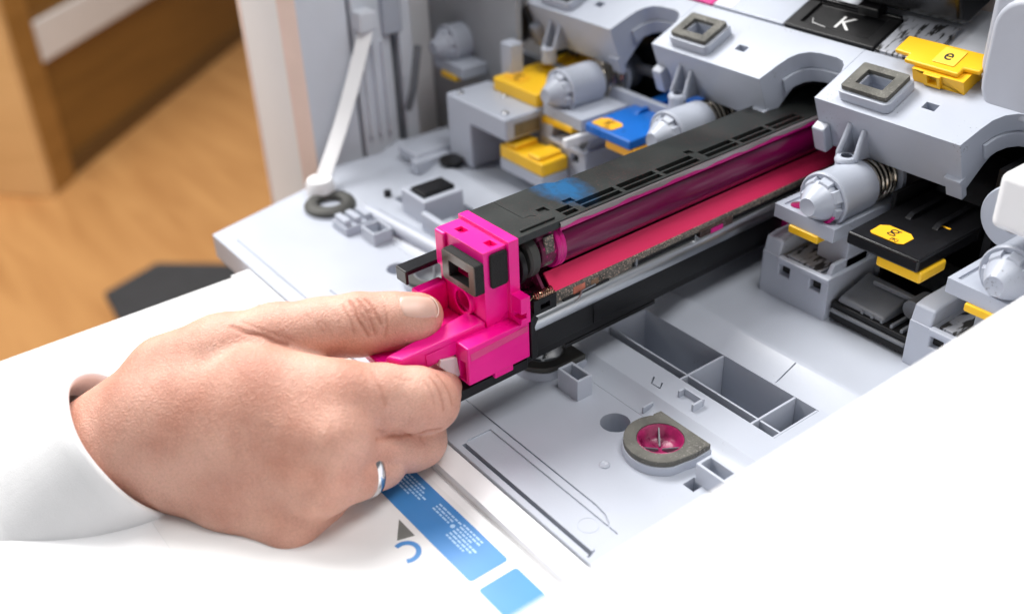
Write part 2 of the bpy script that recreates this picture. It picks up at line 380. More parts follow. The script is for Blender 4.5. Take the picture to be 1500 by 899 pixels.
# D-shaped foam pads
def pad(cx, cy, ins, m=GASK, rim=GREY):
    R = 14.6
    D = arc(cx, cy, R, 145, 335, 28) + [(cx + 15.2, cy + 4), (cx + 15.2, cy + 12.3), (cx - 12.3, cy + 12.3), (cx - 12.8, cy + 8.4)]
    d2 = [(cx + (x - cx) * 1.03, cy + (y - cy) * 1.03) for x, y in D]
    base_p = mk('pad_seat', B().prism(d2, 'z', -0.1, 4.0), rim, deck, bev=0.5, cuts=[B().cyl((cx, cy, 0), 8.6, 0.8, 9, 'z', 40)])
    mk('foam_pad', B().prism(D, 'z', 4.02, 6.6), m, deck, bev=0.3, cuts=[B().cyl((cx, cy, 0), 9.4, 2, 9, 'z', 40)])
    cup = [(9.3, 6.2), (8.9, 6.4), (8.2, 5.4), (7.4, 2.6), (5.5, 1.0), (0.1, 0.9)]
    mk('seal_cup', B().lathe(cup, (cx, cy, 0), 'z', 40, False), ins, deck, bev=0)
    b = B()
    for a in (20, 140, 260):
        ca, sa = math.cos(math.radians(a)), math.sin(math.radians(a)); px, py = -sa, ca
        b.hexa([(cx + ca * 1 + px * .4, cy + sa * 1 + py * .4, 1), (cx + ca * 1 - px * .4, cy + sa * 1 - py * .4, 1), (cx + ca * 7.6 - px * .4, cy + sa * 7.6 - py * .4, 1), (cx + ca * 7.6 + px * .4, cy + sa * 7.6 + py * .4, 1)],
               [(cx + ca * 1 + px * .3, cy + sa * 1 + py * .3, 1.6), (cx + ca * 1 - px * .3, cy + sa * 1 - py * .3, 1.6), (cx + ca * 8.2 - px * .3, cy + sa * 8.2 - py * .3, 5.3), (cx + ca * 8.2 + px * .3, cy + sa * 8.2 + py * .3, 5.3)])
    mk('seal_vanes', b, DARKG, deck, bev=0)
pad(55.5, 57.0, PINKW)
pad(-22, 60.0, DARKG, RUBB)
pad(-112, 61.0, DARKG, RUBB)
mk('rubber_ring', B().lathe([(7, 0.2), (13, 0.2), (15, 1.2), (15.2, 3), (13.5, 4.8), (10, 5.4), (7.6, 4.6), (6.6, 2)], (-222, 63, 0), 'z', 40, False), RUBB, deck, bev=0)
mk('ring_seat', B().cyl((-222, 63, 0), 15.8, 0.05, 1.0, 'z', 40), DECK, deck, bev=0.3)
b = B().box(-200, -184, 52, 79, 0, 5)
for k in range(4): b.box(-198, -186, 53 + k * 6.5, 57 + k * 6.5, 5, 8.5)
mk('toothed_block', b, GREY, deck, bev=0.5)
b = B().box(-183, -158, 88, 114, 4, 19)
blk = mk('hinge_block', b, GREY, base, bev=1.2, cuts=[B().box(-178, -163, 91, 130, 13, 30)])
mk('hinge_insert', B().box(-177.5, -163.5, 91.5, 112, 12, 20.6), BLACKG, base, bev=0.8)
mk('hinge_block', B().box(-157, -132, 84, 88, 4, 15), GREY, base, bev=1.0)
mk('pivot_rod', B().tube([(-196, 73, 4.5), (-165, 75.5, 4.5), (-128, 78.5, 4.5)], 4.2, 16), GREY, deck, bev=0.3)
mk('small_stud', B().cyl((-205, 92, 4), 2.2, 0.3, 4, 'z', 16), BLACK, base, bev=0.3)

# ---- tilted head covers with notches
NOTCH = [(72.5, 0), (74.0, 12), (75.2, 18), (77.6, 22.4), (81.5, 25.3), (87, 26.7), (96, 27), (100, 26), (102.6, 23.4), (104.0, 20), (104.45, 16)]
def head(x0, hole=True):
    top = [(x0, 0)] + [(x0 + a, u) for a, u in NOTCH] + [(x0 + 104.45, 36.5), (x0, 36.5)]
    def bot(x, u): return -26.5 if u < 0.5 else (-26.5 + min(1, u / 20) * 10.5)
    lo = [(x, u, bot(x, u)) for x, u in top]; hi = [(x, u, 0) for x, u in top]
    g0, g1 = x0 + 9.8, x0 + 36.6
    hd = mk('head_cover', B(H).hexa(lo, hi), GREY, printer, bev=0.7, seg=3, smooth=35, cuts=[
        B(H).box(g0 + 7.3, g1 - 7.3, 9.3, 18.0, -9, 6), B(H).box(x0 + 45.5, x0 + 51.5, 13.2, 17.2, -5, 6)])
    # liner ridge inside the notch
    P = [(x0 + a, u) for a, u in NOTCH[1:]]
    inner = []
    for i, p in enumerate(P):
        q0, q1 = P[max(i - 1, 0)], P[min(i + 1, len(P) - 1)]
        t = Vector((q1[0] - q0[0], q1[1] - q0[1])).normalized()
        inner.append((p[0] + t.y * 1.6, p[1] - t.x * 1.6))
    mk('notch_ridge', B(H).hexa([(x, u, -16.2) for x, u in P + inner[::-1]], [(x, u, -8.6) for x, u in P + inner[::-1]]), GREY, hd, bev=0.5, seg=2)
    # raised frame and gasket
    mk('gasket_seat', B(H).prism(rrect(g0, g1, 3.2, 23.4, 3.0), 'z', 0.02, 5.0), GREY, hd, bev=0.6, cuts=[B(H).box(g0 + 7.3, g1 - 7.3, 9.3, 18.0, -3, 9)])
    mk('gasket', B(H).prism(rrect(g0 + 1.6, g1 - 1.6, 4.8, 22.0, 1.2), 'z', 5.02, 7.4), GASK, hd, bev=0.25, seg=1, cuts=[B(H).box(g0 + 6.6, g1 - 6.6, 9.0, 18.2, 0, 12)])
    # front stop, corner tab, hook
    mk('stop_block', B(H).hexa([(x0 - 0.4, -5.2, -26.8), (x0 + 6.2, -5.2, -27), (x0 + 6.6, 0.1, -27), (x0 - 0.4, 0.1, -26.8)], [(x0 - 0.6, -4.6, -14), (x0 + 6.4, -4.6, -14), (x0 + 6.8, 0.1, -13), (x0 - 0.6, 0.1, -13)]), GREY, hd, bev=0.9)
    mk('corner_tab', B(H).box(x0 + 65.3, x0 + 72.9, -1.4, 2, -29.3, -20.3).box(x0 + 65.3, x0 + 72.9, -2.2, 2, -20.3, -18.6), GREY, hd, bev=0.3)
    cx = x0 + 22
    path = [(cx - 3.6, 0.2, -8.5), (cx - 4.0, -4.4, -13.5), (cx - 4.6, -8.6, -18)]
    path += [(cx + 4.7 * math.cos(math.radians(a)), -9.0 - 1.2 * abs(math.sin(math.radians(a))), -18.6 + 4.4 * math.sin(math.radians(a))) for a in range(190, 351, 20)]
    path += [(cx + 4.6, -8.6, -18), (cx + 4.0, -4.4, -14), (cx + 3.6, 0.2, -10)]
    mk('hook_loop', B(H).tube(path, 1.25, 10), GREY, hd, bev=0)
    b = B(H)
    for s in (-1, 1):
        xa, xb = cx + s * 3.5, cx + s * 4.6
        b.hexa([(xa, 0.3, -25.4), (xb, 0.3, -25.4), (xb, 0.3, -10.5), (xa, 0.3, -10.5)], [(xa, -8.8, -21.0), (xb, -8.8, -21.0), (xb, -0.8, -10.8), (xa, -0.8, -10.8)])
    mk('hook_web', b, GREY, hd, bev=0.2)
    mk('hook_socket', B().lathe([(2.6, 2.0), (4.2, 1.8), (5.0, 0.8), (5.0, -0.2), (4.5, -0.5), (4.5, -7.5), (3.0, -7.6)], (cx, 196.6, 73.4), 'z', 28, False), GREY, hd, bev=0)
    return hd
for x0 in (4.0, -100.5, -205.0, -309.5): head(x0)
mk('head_cover', B(H).hexa([(108.6, -2, -30), (150, -2, -30), (150, 36.5, -18), (108.6, 36.5, -18)], [(108.6, 16, 0), (150, 16, 0), (150, 36.5, 0), (108.6, 36.5, 0)]), GREY, printer, bev=1.5)

# ---- panel tiles behind the heads
mk('tile_bed', B(H).box(-330, 150, 36.6, 92, -22, -1.0), WALLG, printer, bev=0.4)
def tile(x0, x1, u0, u1, w1, m, cuts=None, nm='panel_tile'): return mk(nm, B(H).box(x0, x1, u0, u1, -1.0, w1), m, printer, bev=0.6, cuts=cuts)
tile(-91, -44.6, 37.4, 64, 0.9, GREY); tile(-148, -113, 37.4, 64, 0.9, GREY)
tile(8.4, 34, 37.6, 64, 0.9, DIRTY)
tile(-112.4, -91.6, 37.6, 60, 0.8, PINKB)
mk('white_sticker', B(H).prism(rrect(-90, -79, 38.5, 46, 1), 'z', 0.95, 1.1), mat('toner_stained_label', (0.75, 0.66, 0.68), 0.5, speck=0.5, speck_col=(0.8, 0.05, 0.3), speck_scale=300), printer, bev=0)
kt = tile(-44.0, 7.8, 37.2, 60, 1.6, BLACK, cuts=[B(H).box(-37, 1.5, 42.0, 57.5, 0.1, 6)])
mk('tile_rail', B(H).box(-44, 7.8, 57.8, 59.6, 1.5, 3.4), BLACKG, printer, bev=0.4)
text('letter_k', 'K', 12.5, lambda x, y, z: H(-16.5 + x * 1.15, 48.6 + y, 0.22 + z), WINK, kt)
mk('letter_tick', B(H).ribbon([(-34, 47), (-32, 44.2), (-24, 43.4)], 0.3, 0.12, 0.25), WINK, kt, bev=0)
mk('upper_unit', B(H).prism([(56, 10), (60, 6), (120, 6), (120, 60), (56, 60)], 'x', -30, 40), BLACKG, printer, bev=2.5, seg=3)
mk('upper_unit_foot', B(H).box(-14, -2, 55, 62, 2, 7), BLACK, printer, bev=1)
mk('rear_panel', B(H).box(-330, 150, 92, 96, -40, 80), VOID, printer, bev=0.3)

# ---- yellow lever marked e
lv = mk('lever', B(H).box(36, 60.5, 26.6, 39, -0.5, 6.6).box(42, 50, 25.4, 26.7, 0.4, 6.4), LEVY, printer, bev=0.7, cuts=[B(H).box(44, 48.5, 24.5, 27.6, 2, 6.0)])
mk('lever_plate', B(H).prism([(23.4, 32.4), (31, 32.0), (31, 28.2), (57, 28.0), (57, 32.2), (64, 32.6), (64, 43.5), (23.4, 43)], 'z', 6.6, 8.9), LEVY, lv, bev=0.8, seg=3)
mk('letter_tile', B(H).prism(rrect(42.6, 53.0, 31.2, 41.4, 0.6), 'z', 8.9, 9.35), mat('pale_yellow_plastic', (0.93, 0.62, 0.06), 0.4), lv, bev=0.15)
text('letter_e', 'e', 9.0, lambda x, y, z: H(47.6 + x, 36.6 + y, 9.45 + z), INK, lv)

# ---- release knobs under the hooks
def knob(cx, cz=61.5, yt=166.5, pink=False):
    kb = mk('release_knob', B().lathe([(9.6, 15), (9.6, 11.2), (12.0, 10.4), (12.6, 11.0), (12.6, 13.2), (12.0, 14.2), (12.0, 34.5), (11.2, 35.4), (6, 35.4)], (cx, yt, cz), 'y', 48, False), GREY, printer, bev=0)
    mk('knob_cone', B().lathe([(0.1, 0.25), (3.6, 0.2), (4.0, 0), (4.4, 0.5), (8.9, 8.0), (9.2, 9.0), (9.2, 16)], (cx, yt, cz), 'y', 48, False), GREY, kb, bev=0)
    for a in (80, 30, -20, 130, 190, 250):
        ca, sa = math.cos(math.radians(a)), math.sin(math.radians(a))
        def f(r, t, y): return (cx + ca * r - sa * t, yt + y, cz + sa * r + ca * t)
        mk('knob_claw', B(lambda r, t, y: f(r, t, y)).hexa([(7.6, -3.1, 7.2), (7.6, 3.1, 7.2), (7.6, 3.1, 15), (7.6, -3.1, 15)], [(9.6, -2.6, 7.6), (9.6, 2.6, 7.6), (11.6, 3.0, 13.4), (11.6, -3.0, 13.4)]), GREY, kb, bev=0.35)
    mk('knob_core', B().cyl((cx, yt, cz), 7.8, 34, 56, 'y', 24), DARKG, kb, bev=0.3)
    coil = [(cx + 10.2 * math.cos(t), yt + 36.2 + 14 * t / (2 * math.pi * 4.5), cz + 10.2 * math.sin(t)) for t in [2 * math.pi * 4.5 * k / 120 for k in range(121)]]
    mk('spring', B().tube(coil, 0.95, 8), SPRING, kb, bev=0)
    mk('spring_plate', B().lathe([(4, 50.6), (13, 50.6), (13, 53), (4, 53)], (cx, yt, cz), 'y', 32, False), GREY, kb, bev=0)
    if pink:
        ringp = [(cx + 9.7 * math.cos(math.radians(a)), yt + 7.6, cz + 9.7 * math.sin(math.radians(a))) for a in range(205, 336, 10)]
        mk('toner_trace', B().tube(ringp, 0.8, 8), PINKB, kb, bev=0)
    return kb
for cx in (30.5, -66, -150, -262, 118): knob(cx, pink=(cx == 30.5))

# ---- knob trays and stands
def tray(x0, tagm=YELL, dirt=True):
    tr = mk('knob_tray', B().hexa([(x0, 171.5, 47.5), (x0 + 33, 171.5, 46.6), (x0 + 33, 222, 46.6), (x0, 222, 47.5)], [(x0, 171.5, 54.2), (x0 + 33, 171.5, 53.4), (x0 + 33, 222, 53.4), (x0, 222, 54.2)]), GREY, printer, bev=1.1, seg=3,
              cuts=[B().box(x0 + 3, x0 + 14, 174, 190, 53.2, 58)])
    if dirt: mk('toner_spill', B().prism(arc(x0 + 7.4, 179, 3.6, 0, 340, 12), 'z', 53.22, 53.4), PINKW, tr, bev=0)
    mk('tag_tab', B().box(x0 + 9.5, x0 + 25.8, 170.4, 186, 43.4, 47.2), tagm, tr, bev=0.8, seg=3)
    return tr
def stand(x0, w=38, z0=7.5):
    z1 = z0 + 22
    st = mk('stand', B().box(x0, x0 + w, 170, 205, z0, z1), GREY, printer, bev=0.8, seg=2, cuts=[B().box(x0 + 10.5, x0 + 16.5, 168, 176, z1 - 8.5, z1 - 3.5), B().box(x0 + 28, x0 + 34, 168, 176, z1 - 8.5, z1 - 3.5),
         B().box(x0 + 10, x0 + w - 5, 172.4, 210, z1 - 1.4, z1 + 4)])
    for a in (x0 + 10.6, x0 + 28.1): mk('socket_lining', B().box(a, a + 5.8, 173, 175.9, z1 - 8.4, z1 - 3.6), VOID, st, bev=0)
    mk('stand_cheek', B().prism([(170.3, z1 - 1), (206, z1 - 1), (206, z1 + 8), (178, z1 + 8), (172, z1 + 7)], 'x', x0 + 0.1, x0 + 9.6), GREY, st, bev=1.0, seg=3)
    mk('stand_cheek', B().prism([(173, z1 - 1), (206, z1 - 1), (206, z1 + 4.6), (176, z1 + 4.6)], 'x', x0 + w - 4.4, x0 + w - 2), GREY, st, bev=0.5)
    mk('stand_lip', B().box(x0 + 9.8, x0 + w + 0.6, 168.6, 172, z1 - 1.8, z1 + 0.7), GREY, st, bev=0.6)
    mk('stand_pillar', B().box(x0 + 20, x0 + 36, 184, 200, z1 - 1, 47.4), GREY, st, bev=0.6)
    mk('stand_slide', B().prism([(x0 + 12, z1 - 0.6), (x0 + 31, z1 - 0.6), (x0 + 31, z1 + 0.2), (x0 + 12, z1 + 1.0)], 'y', 173, 204), DIRTY, st, bev=0.2)
tray(9.5); stand(6.5)
tray(-158, dirt=False); stand(-160, 40, 14)
tray(97, dirt=False); stand(85.5, 38)
tray(-270, dirt=False)
mk('under_stand_wall', B().box(-232, -48, 206, 210, 8, 60), GREY, printer, bev=0.5)
mk('stand_beam', B().box(-172, -133, 150, 169, 15.9, 22.8), GREY, printer, bev=0.6)

# ---- black mechanism under the black toner unit
bt = mk('paper_guide', B().box(45.2, 85, 173, 215, 9, 18), BLACK, printer, bev=0.6)
mk('guide_flap', B().hexa([(47, 174.5, 18), (72, 174.5, 18), (72, 196, 18), (47, 196, 18)], [(48, 175.5, 21), (71, 175.5, 20), (71, 195, 25), (48, 195, 26)]), DARKG, bt, bev=0.8)
mk('guide_bar', B().box(55, 80, 188, 191, 25, 27.4), DARKG, bt, bev=0.6)
mk('guide_roller', B().cyl((78, 184, 24), 4.6, 0, 12, 'y', 24), DARKG, bt, bev=0.4)
for k in range(5): mk('guide_rib', B().box(60 + k * 5, 61.4 + k * 5, 174, 186, 18, 19.6), DARKG, bt, bev=0.2)
mk('guide_edge', B().box(46, 84.6, 171.4, 173.2, 13.5, 15), DARKG, bt, bev=0.4)
mk('inner_back', B().box(-212, 150, 258, 262, 8, 112), VOID, printer, bev=0.3)
mk('inner_side', B().box(46, 48, 206, 258, 8, 62), VOID, printer, bev=0.2)
mk('inner_frame', B().box(86, 90, 215, 258, 8, 84), BLACK, printer, bev=0.5)
for k in range(3): mk('inner_socket', B().box(52 + k * 16, 60 + k * 16, 255.5, 258, 44 + 6 * (k % 2), 56 + 6 * (k % 2)), BLACK, printer, bev=0.5)

# ---- shaded mechanism behind the knobs
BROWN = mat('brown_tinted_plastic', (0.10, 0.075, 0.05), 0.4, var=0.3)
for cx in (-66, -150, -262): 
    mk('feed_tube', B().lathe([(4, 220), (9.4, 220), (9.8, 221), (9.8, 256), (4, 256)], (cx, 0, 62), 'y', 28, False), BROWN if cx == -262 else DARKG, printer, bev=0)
    for k in range(3): mk('feed_collar', B().lathe([(9.6, 0), (11.2, 0), (11.2, 2.6), (9.6, 2.6)], (cx, 226 + 9 * k, 62), 'y', 28, False), DARKG, printer, bev=0)
mk('dark_gap_panel', B().box(-236, -120, 232, 236, 40, 84), BLACK, printer, bev=0.5)  # black panel put in to give the gaps behind the knobs their shade
mk('cross_rod', B().cyl((-170, 228, 66), 3.0, -52, 44, 'x', 16), DARKG, printer, bev=0)
for k in range(4): mk('frame_clip', B().box(-226 + 24 * k, -218 + 24 * k, 227, 232.2, 58, 68), DARKG, printer, bev=0.8)
mk('bracket_slot', B().box(-160.4, -159.4, 152, 170, 38.5, 46), mat('dark_tan_plastic', (0.20, 0.16, 0.09), 0.6, var=0.4, vscale=120), printer, bev=0)  # flat dark plate drawn in place of the bracket's slot
for x, y in ((-212, 152), (-168, 152), (-190, 168)): mk('screw_head', B().lathe([(0.1, 51.4), (1.4, 51.3), (2.2, 50.7), (2.3, 50.0)], (x, y, 0), 'z', 16, False), STEEL, printer, bev=0)
mk('side_bar', B().box(-128, -124, 160, 206, 40, 45.5), WHITE, printer, bev=1.0)
mk('side_bar', B().tube([(-270, 150, 24), (-262, 150, 40), (-262, 156, 66)], 2.4, 10), DARKG, printer, bev=0)
for k in range(3): mk('wall_rib', B().box(-278, -274.5, 124 + 7 * k, 126 + 7 * k, 10, 70), WALLG, printer, bev=0.6)

# ---- right-hand casing
HOODM = mat('hood_plastic', (0.44, 0.46, 0.52), 0.42, bump=0.06, var=0.04, vscale=15)
mk('hood', B().prism(rrect(62, 150, 106, 260, 15, 7), 'y', 226, 330), HOODM, printer, bev=3.5, seg=3)
mk('hood_lip', B().prism(rrect(66, 150, 101.5, 150, 13, 6), 'y', 222, 240), HOODM, printer, bev=2.5, seg=3)
mk('hood_pillar', B().box(24.5, 39, 272, 290, 98, 210), mat('warm_grey_plastic', (0.42, 0.37, 0.35), 0.4, var=0.15, vscale=20), printer, bev=1.5)
mk('side_block', B().box(107.5, 139, 172, 200, 80.5, 103.5), WHITE, printer, bev=3.5, seg=4)
mk('side_wheel', B().lathe([(6, 0), (13.5, 0), (14, 0.6), (14, 4), (13.5, 4.6), (6, 4.6)], (104, 199, 73), 'y', 40, False), GREY, printer, bev=0)
mk('side_wheel_hub', B().cyl((104, 199, 73), 6.1, 0.8, 6, 'y', 24), DARKG, printer, bev=0.4)
mk('side_casing', B().box(140, 360, -150, 420, -70, 79.5), WHITE, printer, bev=3.0, seg=4)

# ---- left-hand interior
lw = mk('left_wall', B().box(-300, -280, 86, 119, -40, 330), WALLG, printer, bev=1.0)
mk('left_wall_panel', B().box(-300, -277.5, 121, 146, -40, 330), WALLG, printer, bev=1.0)
mk('left_wall_panel', B().box(-300, -279, 153, 163, -40, 330), WALLG, printer, bev=1.2)
mk('left_wall_groove', B().box(-300, -284, 119.5, 153, -40, 330), DARKG, printer, bev=0.3)
mk('left_wall_boss', B().box(-284, -274, 140, 154, 72, 100), GREY, printer, bev=2)
mk('left_back_wall', B().box(-300, -205, 190, 194, -20, 330), mat('mid_grey_plastic', (0.30, 0.31, 0.33), 0.5, var=0.1, vscale=20), printer, bev=0.5)  # back wall in a darker grey plastic than the side walls
mk('casing_post', B().prism([(-352, 84), (-346, 79), (-290, 79), (-281, 85.8), (-281, 110), (-352, 110)], 'z', -300, 330), WHITE, printer, bev=2.0, seg=3)
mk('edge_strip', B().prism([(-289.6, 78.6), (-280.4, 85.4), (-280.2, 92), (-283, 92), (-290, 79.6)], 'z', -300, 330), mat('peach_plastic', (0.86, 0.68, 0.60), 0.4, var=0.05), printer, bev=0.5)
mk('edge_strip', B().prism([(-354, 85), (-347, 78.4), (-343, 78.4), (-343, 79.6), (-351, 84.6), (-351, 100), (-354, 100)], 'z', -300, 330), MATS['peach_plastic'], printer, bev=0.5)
mk('casing_side', B().box(-350, -301, 110.2, 420, -300, 330), WHITE, printer, bev=1.0)
mk('lower_body', B().box(-250, 139.5, 30, 420, -600, -30.5), WHITE, printer, bev=3)
# bracket with opening
br = mk('bracket', B().box(-219, -160, 146, 178, 8.05, 50), GREY, printer, bev=1.6, seg=3, cuts=[B().box(-195, -150, 140, 174, 0, 36.5)])
mk('bracket_riser', B().box(-209, -198, 180, 189.5, 49, 76), GREY, br, bev=1.5)
mk('side_arm', B().box(-244, -222, 124, 172, 8, 15), GREY, printer, bev=2.0, seg=3)
mk('side_arm', B().box(-224, -216, 120, 146, 4.5, 13), GREY, printer, bev=1.5)
mk('side_arm_slot', B().cyl((-208, 140, 10), 7.5, 0, 3, 'z', 24), BLACK, printer, bev=0.5)
# door stay strap
mk('strap_socket', B().lathe([(0.2, 0), (8.6, 0), (8.8, 1), (8.2, 10), (7.2, 12), (0.2, 12.4)], (-238, 66, 0.1), 'z', 28, False), WHITE, printer, bev=0)
sp = []
for k in range(13):
    t = k / 12
    sp.append((-238 - 34 * t, 66 + 62 * t, 8 + 76 * t - 5 * math.sin(math.pi * t)))
b = B()
vs = []; fs = []
for i, p in enumerate(sp):
    for dy, dx in ((-4.2, -2.6), (4.2, 2.6)):
        vs += [(p[0] + dx, p[1] + dy * 0.9, p[2] - 1.0 + dy * 0), (p[0] + dx + 0.9, p[1] + dy * 0.9 - .4, p[2] + 0.6)]
for i in range(12):
    a = 4 * i; c = a + 4
    fs += [(a, a + 2, c + 2, c), (a + 1, c + 1, c + 3, a + 3), (a, c, c + 1, a + 1), (a + 2, a + 3, c + 3, c + 2)]
fs += [(0, 1, 3, 2), (48, 50, 51, 49)]
b.add(vs, fs)
mk('stay_strap', b, WHITE, printer, bev=0.3)
mk('strap_anchor', B().box(-278, -266, 120, 132, 80, 92), WALLG, printer, bev=1.5)

# ---- folded-down white door with its instruction label
door = mk('front_door', B().box(-190, 139.6, -280, -4.4, -12, -5.2).box(-190, 139.6, -14.5, -4.4, -5.3, -1.6), WHITE, printer, bev=0.8, seg=3,
          cuts=[B().box(-189, 139, -16.2, -14.9, -6.0, -2)])
mk('door_rail', B().box(-198, -190.1, -280, 16, -22, -7), WHITE, printer, bev=2, seg=3)
mk('hinge_arm', B().prism([(-6, -24), (22, -26), (26, -14), (12, -6), (-4, -9)], 'x', -206, -188), WHITE, printer, bev=2, seg=3)
mk('hinge_pin', B().cyl((-197, 10, -12), 5, -14, 14, 'x', 20), WHITE, printer, bev=0.6)
mk('label_sheet', B().prism(rrect(-110, 139, -115, -19.5, 2), 'z', -5.19, -5.0), PAPER, door, bev=0)
def LA(x, y, z): return (x + 6.2, y - 5.4, z)
mk('blue_panel', B(LA).prism(rrect(-16, 53.6, -33.4, -16.6, 1.4), 'z', -4.99, -4.85), BLUEP, door, bev=0)
mk('blue_panel', B(LA).prism(rrect(58.2, 128, -33.4, -16.6, 1.4), 'z', -4.99, -4.85), BLUEP, door, bev=0)
random.seed(4)
b = B(LA)
for blockx, n, y0 in ((-8, 5, -19.0), (14, 3, -19.2), (29, 6, -18.6)):
    for k in range(n):
        y = y0 - k * 1.55; x = blockx
        end = blockx + random.uniform(8, 15)
        while x < end:
            l = random.uniform(0.9, 2.6); b.box(x, x + l, y - 0.75, y, -4.84, -4.80); x += l + 0.5
mk('printed_lines', b, PALEP, door, bev=0, kind='stuff')
mk('printed_bullet', B(LA).cyl((27, -22.5, 0), 1.0, -4.84, -4.8, 'z', 16), PALEP, door, bev=0)
mk('printed_icon', B(LA).prism(rrect(-26, -9, -47, -36.5, 1.5), 'z', -4.98, -4.92), mat('pale_grey_print', (0.66, 0.67, 0.68), 0.5), door, bev=0)
mk('printed_icon', B(LA).lathe([(2.6, 0), (4.0, 0), (4.0, 0.05), (2.6, 0.05)], (-17.5, -41.5, -4.9), 'z', 28, False), WINK, door, bev=0)
mk('printed_warning', B(LA).prism([(11, -36), (22, -36), (20, -42.5)], 'z', -4.98, -4.92), GREYP, door, bev=0)
mk('printed_arrow', B(LA).ribbon(arc(27, -43, 4.6, 200, -30, 16), 2.0, -4.98, -4.9), BLUEP, door, bev=0)
mk('printed_patch', B(LA).prism(rrect(-34, -27, -41, -35.5, 0.6), 'z', -4.98, -4.9), BLUEP, door, bev=0)
mk('moulding_ring', B(LA).lathe([(3.0, 0), (3.0, 0.12), (2.7, 0.12), (2.7, 0)], (58, -5.0, -1.6), 'z', 28, False), WHITE, door, bev=0)

# ------------------------------------------------------------------ toner cartridges seated in the printer
def g_glyph(cx, cy, z, s):
    b = B()
    b.ribbon(arc(cx - 0.3 * s, cy + 1.0 * s, 1.35 * s, 0, 360, 20, 1.15 * s), 0.52 * s, z, z + 0.12)
    b.ribbon([(cx - 1.1 * s, cy + 0.1 * s), (cx - 1.35 * s, cy - 0.45 * s), (cx - 0.6 * s, cy - 0.8 * s), (cx + 0.7 * s, cy - 0.95 * s), (cx + 1.25 * s, cy - 1.5 * s)], 0.48 * s, z + .01, z + 0.13)
    b.ribbon(arc(cx - 0.1 * s, cy - 1.7 * s, 1.5 * s, 20, -230, 16, 0.85 * s), 0.45 * s, z + .02, z + 0.14)
    b.ribbon([(cx + 0.7 * s, cy + 1.8 * s), (cx + 1.7 * s, cy + 2.2 * s)], 0.5 * s, z + .015, z + 0.125)
    return b
def toner(x0, x1, zt, h, m, tagm, label, code, sx, group='toner cartridges seated in the printer'):
    t = thing('toner_cartridge', ((x0 + x1) / 2, 200, zt - h), label, 'toner cartridge', group=group)
    mk('body', B().hexa([(x0, 170, zt - h), (x1, 170, zt - h), (x1 + 1, 254, zt - h), (x0, 254, zt - h)], [(x0, 170, zt), (x1, 170, zt), (x1 + 1, 254, zt + 2), (x0, 254, zt + 2)]), m, t, bev=1.2, seg=3)
    mk('upstand', B().prism([(228, zt - 1), (254, zt - 1), (254, zt + 24), (236, zt + 22)], 'x', x0 + 2, x1 - 1), m, t, bev=1.5, seg=3)
    mk('ridge', B().prism([(196, zt), (226, zt + .5), (224, zt + 3), (200, zt + 2.4)], 'x', x0 + 9, x0 + 12), m, t, bev=0.5)
    mk('ridge', B().prism([(196, zt), (226, zt + .5), (224, zt + 3), (200, zt + 2.4)], 'x', x0 + 22, x0 + 25), m, t, bev=0.5)
    mk('release_tab', B().box(x0 + 14.6, x1 + 1.2, 171.5, 190, zt - h - 5.2, zt - h + 0.2), tagm, t, bev=1.2, seg=3)
    cx, cy = sx
    st = mk('sticker', B().prism([(cx - 8, cy - 4.5), (cx - 8.4, cy + 3), (cx - 5.5, cy + 5.6), (cx + 5, cy + 5.6), (cx + 8, cy + 3), (cx + 8, cy - 4.2), (cx + 6, cy - 5.6), (cx - 6.5, cy - 5.6)], 'z', zt + 0.02 + (cy - 170) * 2 / 84, zt + 0.12 + (cy - 170) * 2 / 84 + 0.15), ORNG, t, bev=0)
    zs = zt + 0.3 + (cy - 170) * 2 / 84
    mk('letter_g', g_glyph(cx - 0.2, cy + 1.3, zs, 1.15), INK, st, bev=0)
    text('letter_code', '(%s)' % code, 3.0, lambda x, y, z: (cx + 3.4 + x, cy - 3.9 + y, zs + 0.06 + z), INK, st)
    return t
tk = toner(49.8, 84.6, 56.5, 6.0, BLACKG, YELL, 'glossy black toner cartridge with yellow g sticker and orange tab', 'K', (64.5, 181))
mk('mark', B().box(72, 78, 201.3, 202.5, 57.2, 57.45), ORNG, tk, bev=0.1)
toner(-120.4, -85.2, 54.2, 5.4, BLUE, mat('orange_plastic', (0.85, 0.40, 0.03), 0.35), 'blue toner cartridge with orange sticker and orange tab', 'C', (-110, 177.5))
ty = toner(-203.6, -162.2, 58.0, 8.2, YELL, YELL, 'yellow toner cartridge beside grey bracket at the far end', 'Y', (-192, 180))
mk('latch_arm', B().hexa([(-190, 171, 38), (-132, 172.5, 43), (-132, 186, 43), (-190, 186, 38)], [(-190, 171, 45), (-132, 172.5, 46.5), (-132, 186, 46.5), (-190, 186, 46)]), YELL, ty, bev=1.4, seg=3)
lt = mk('lower_latch', B().box(-172, -133, 150, 169, 23, 31), YELL, ty, bev=1.2, seg=3)
mk('latch_grip', B().box(-168, -158, 151, 168, 31, 34), YELL, ty, bev=1.5, seg=3)
mk('latch_grip', B().box(-148, -137, 151, 168, 31, 33.6), YELL, ty, bev=1.5, seg=3)

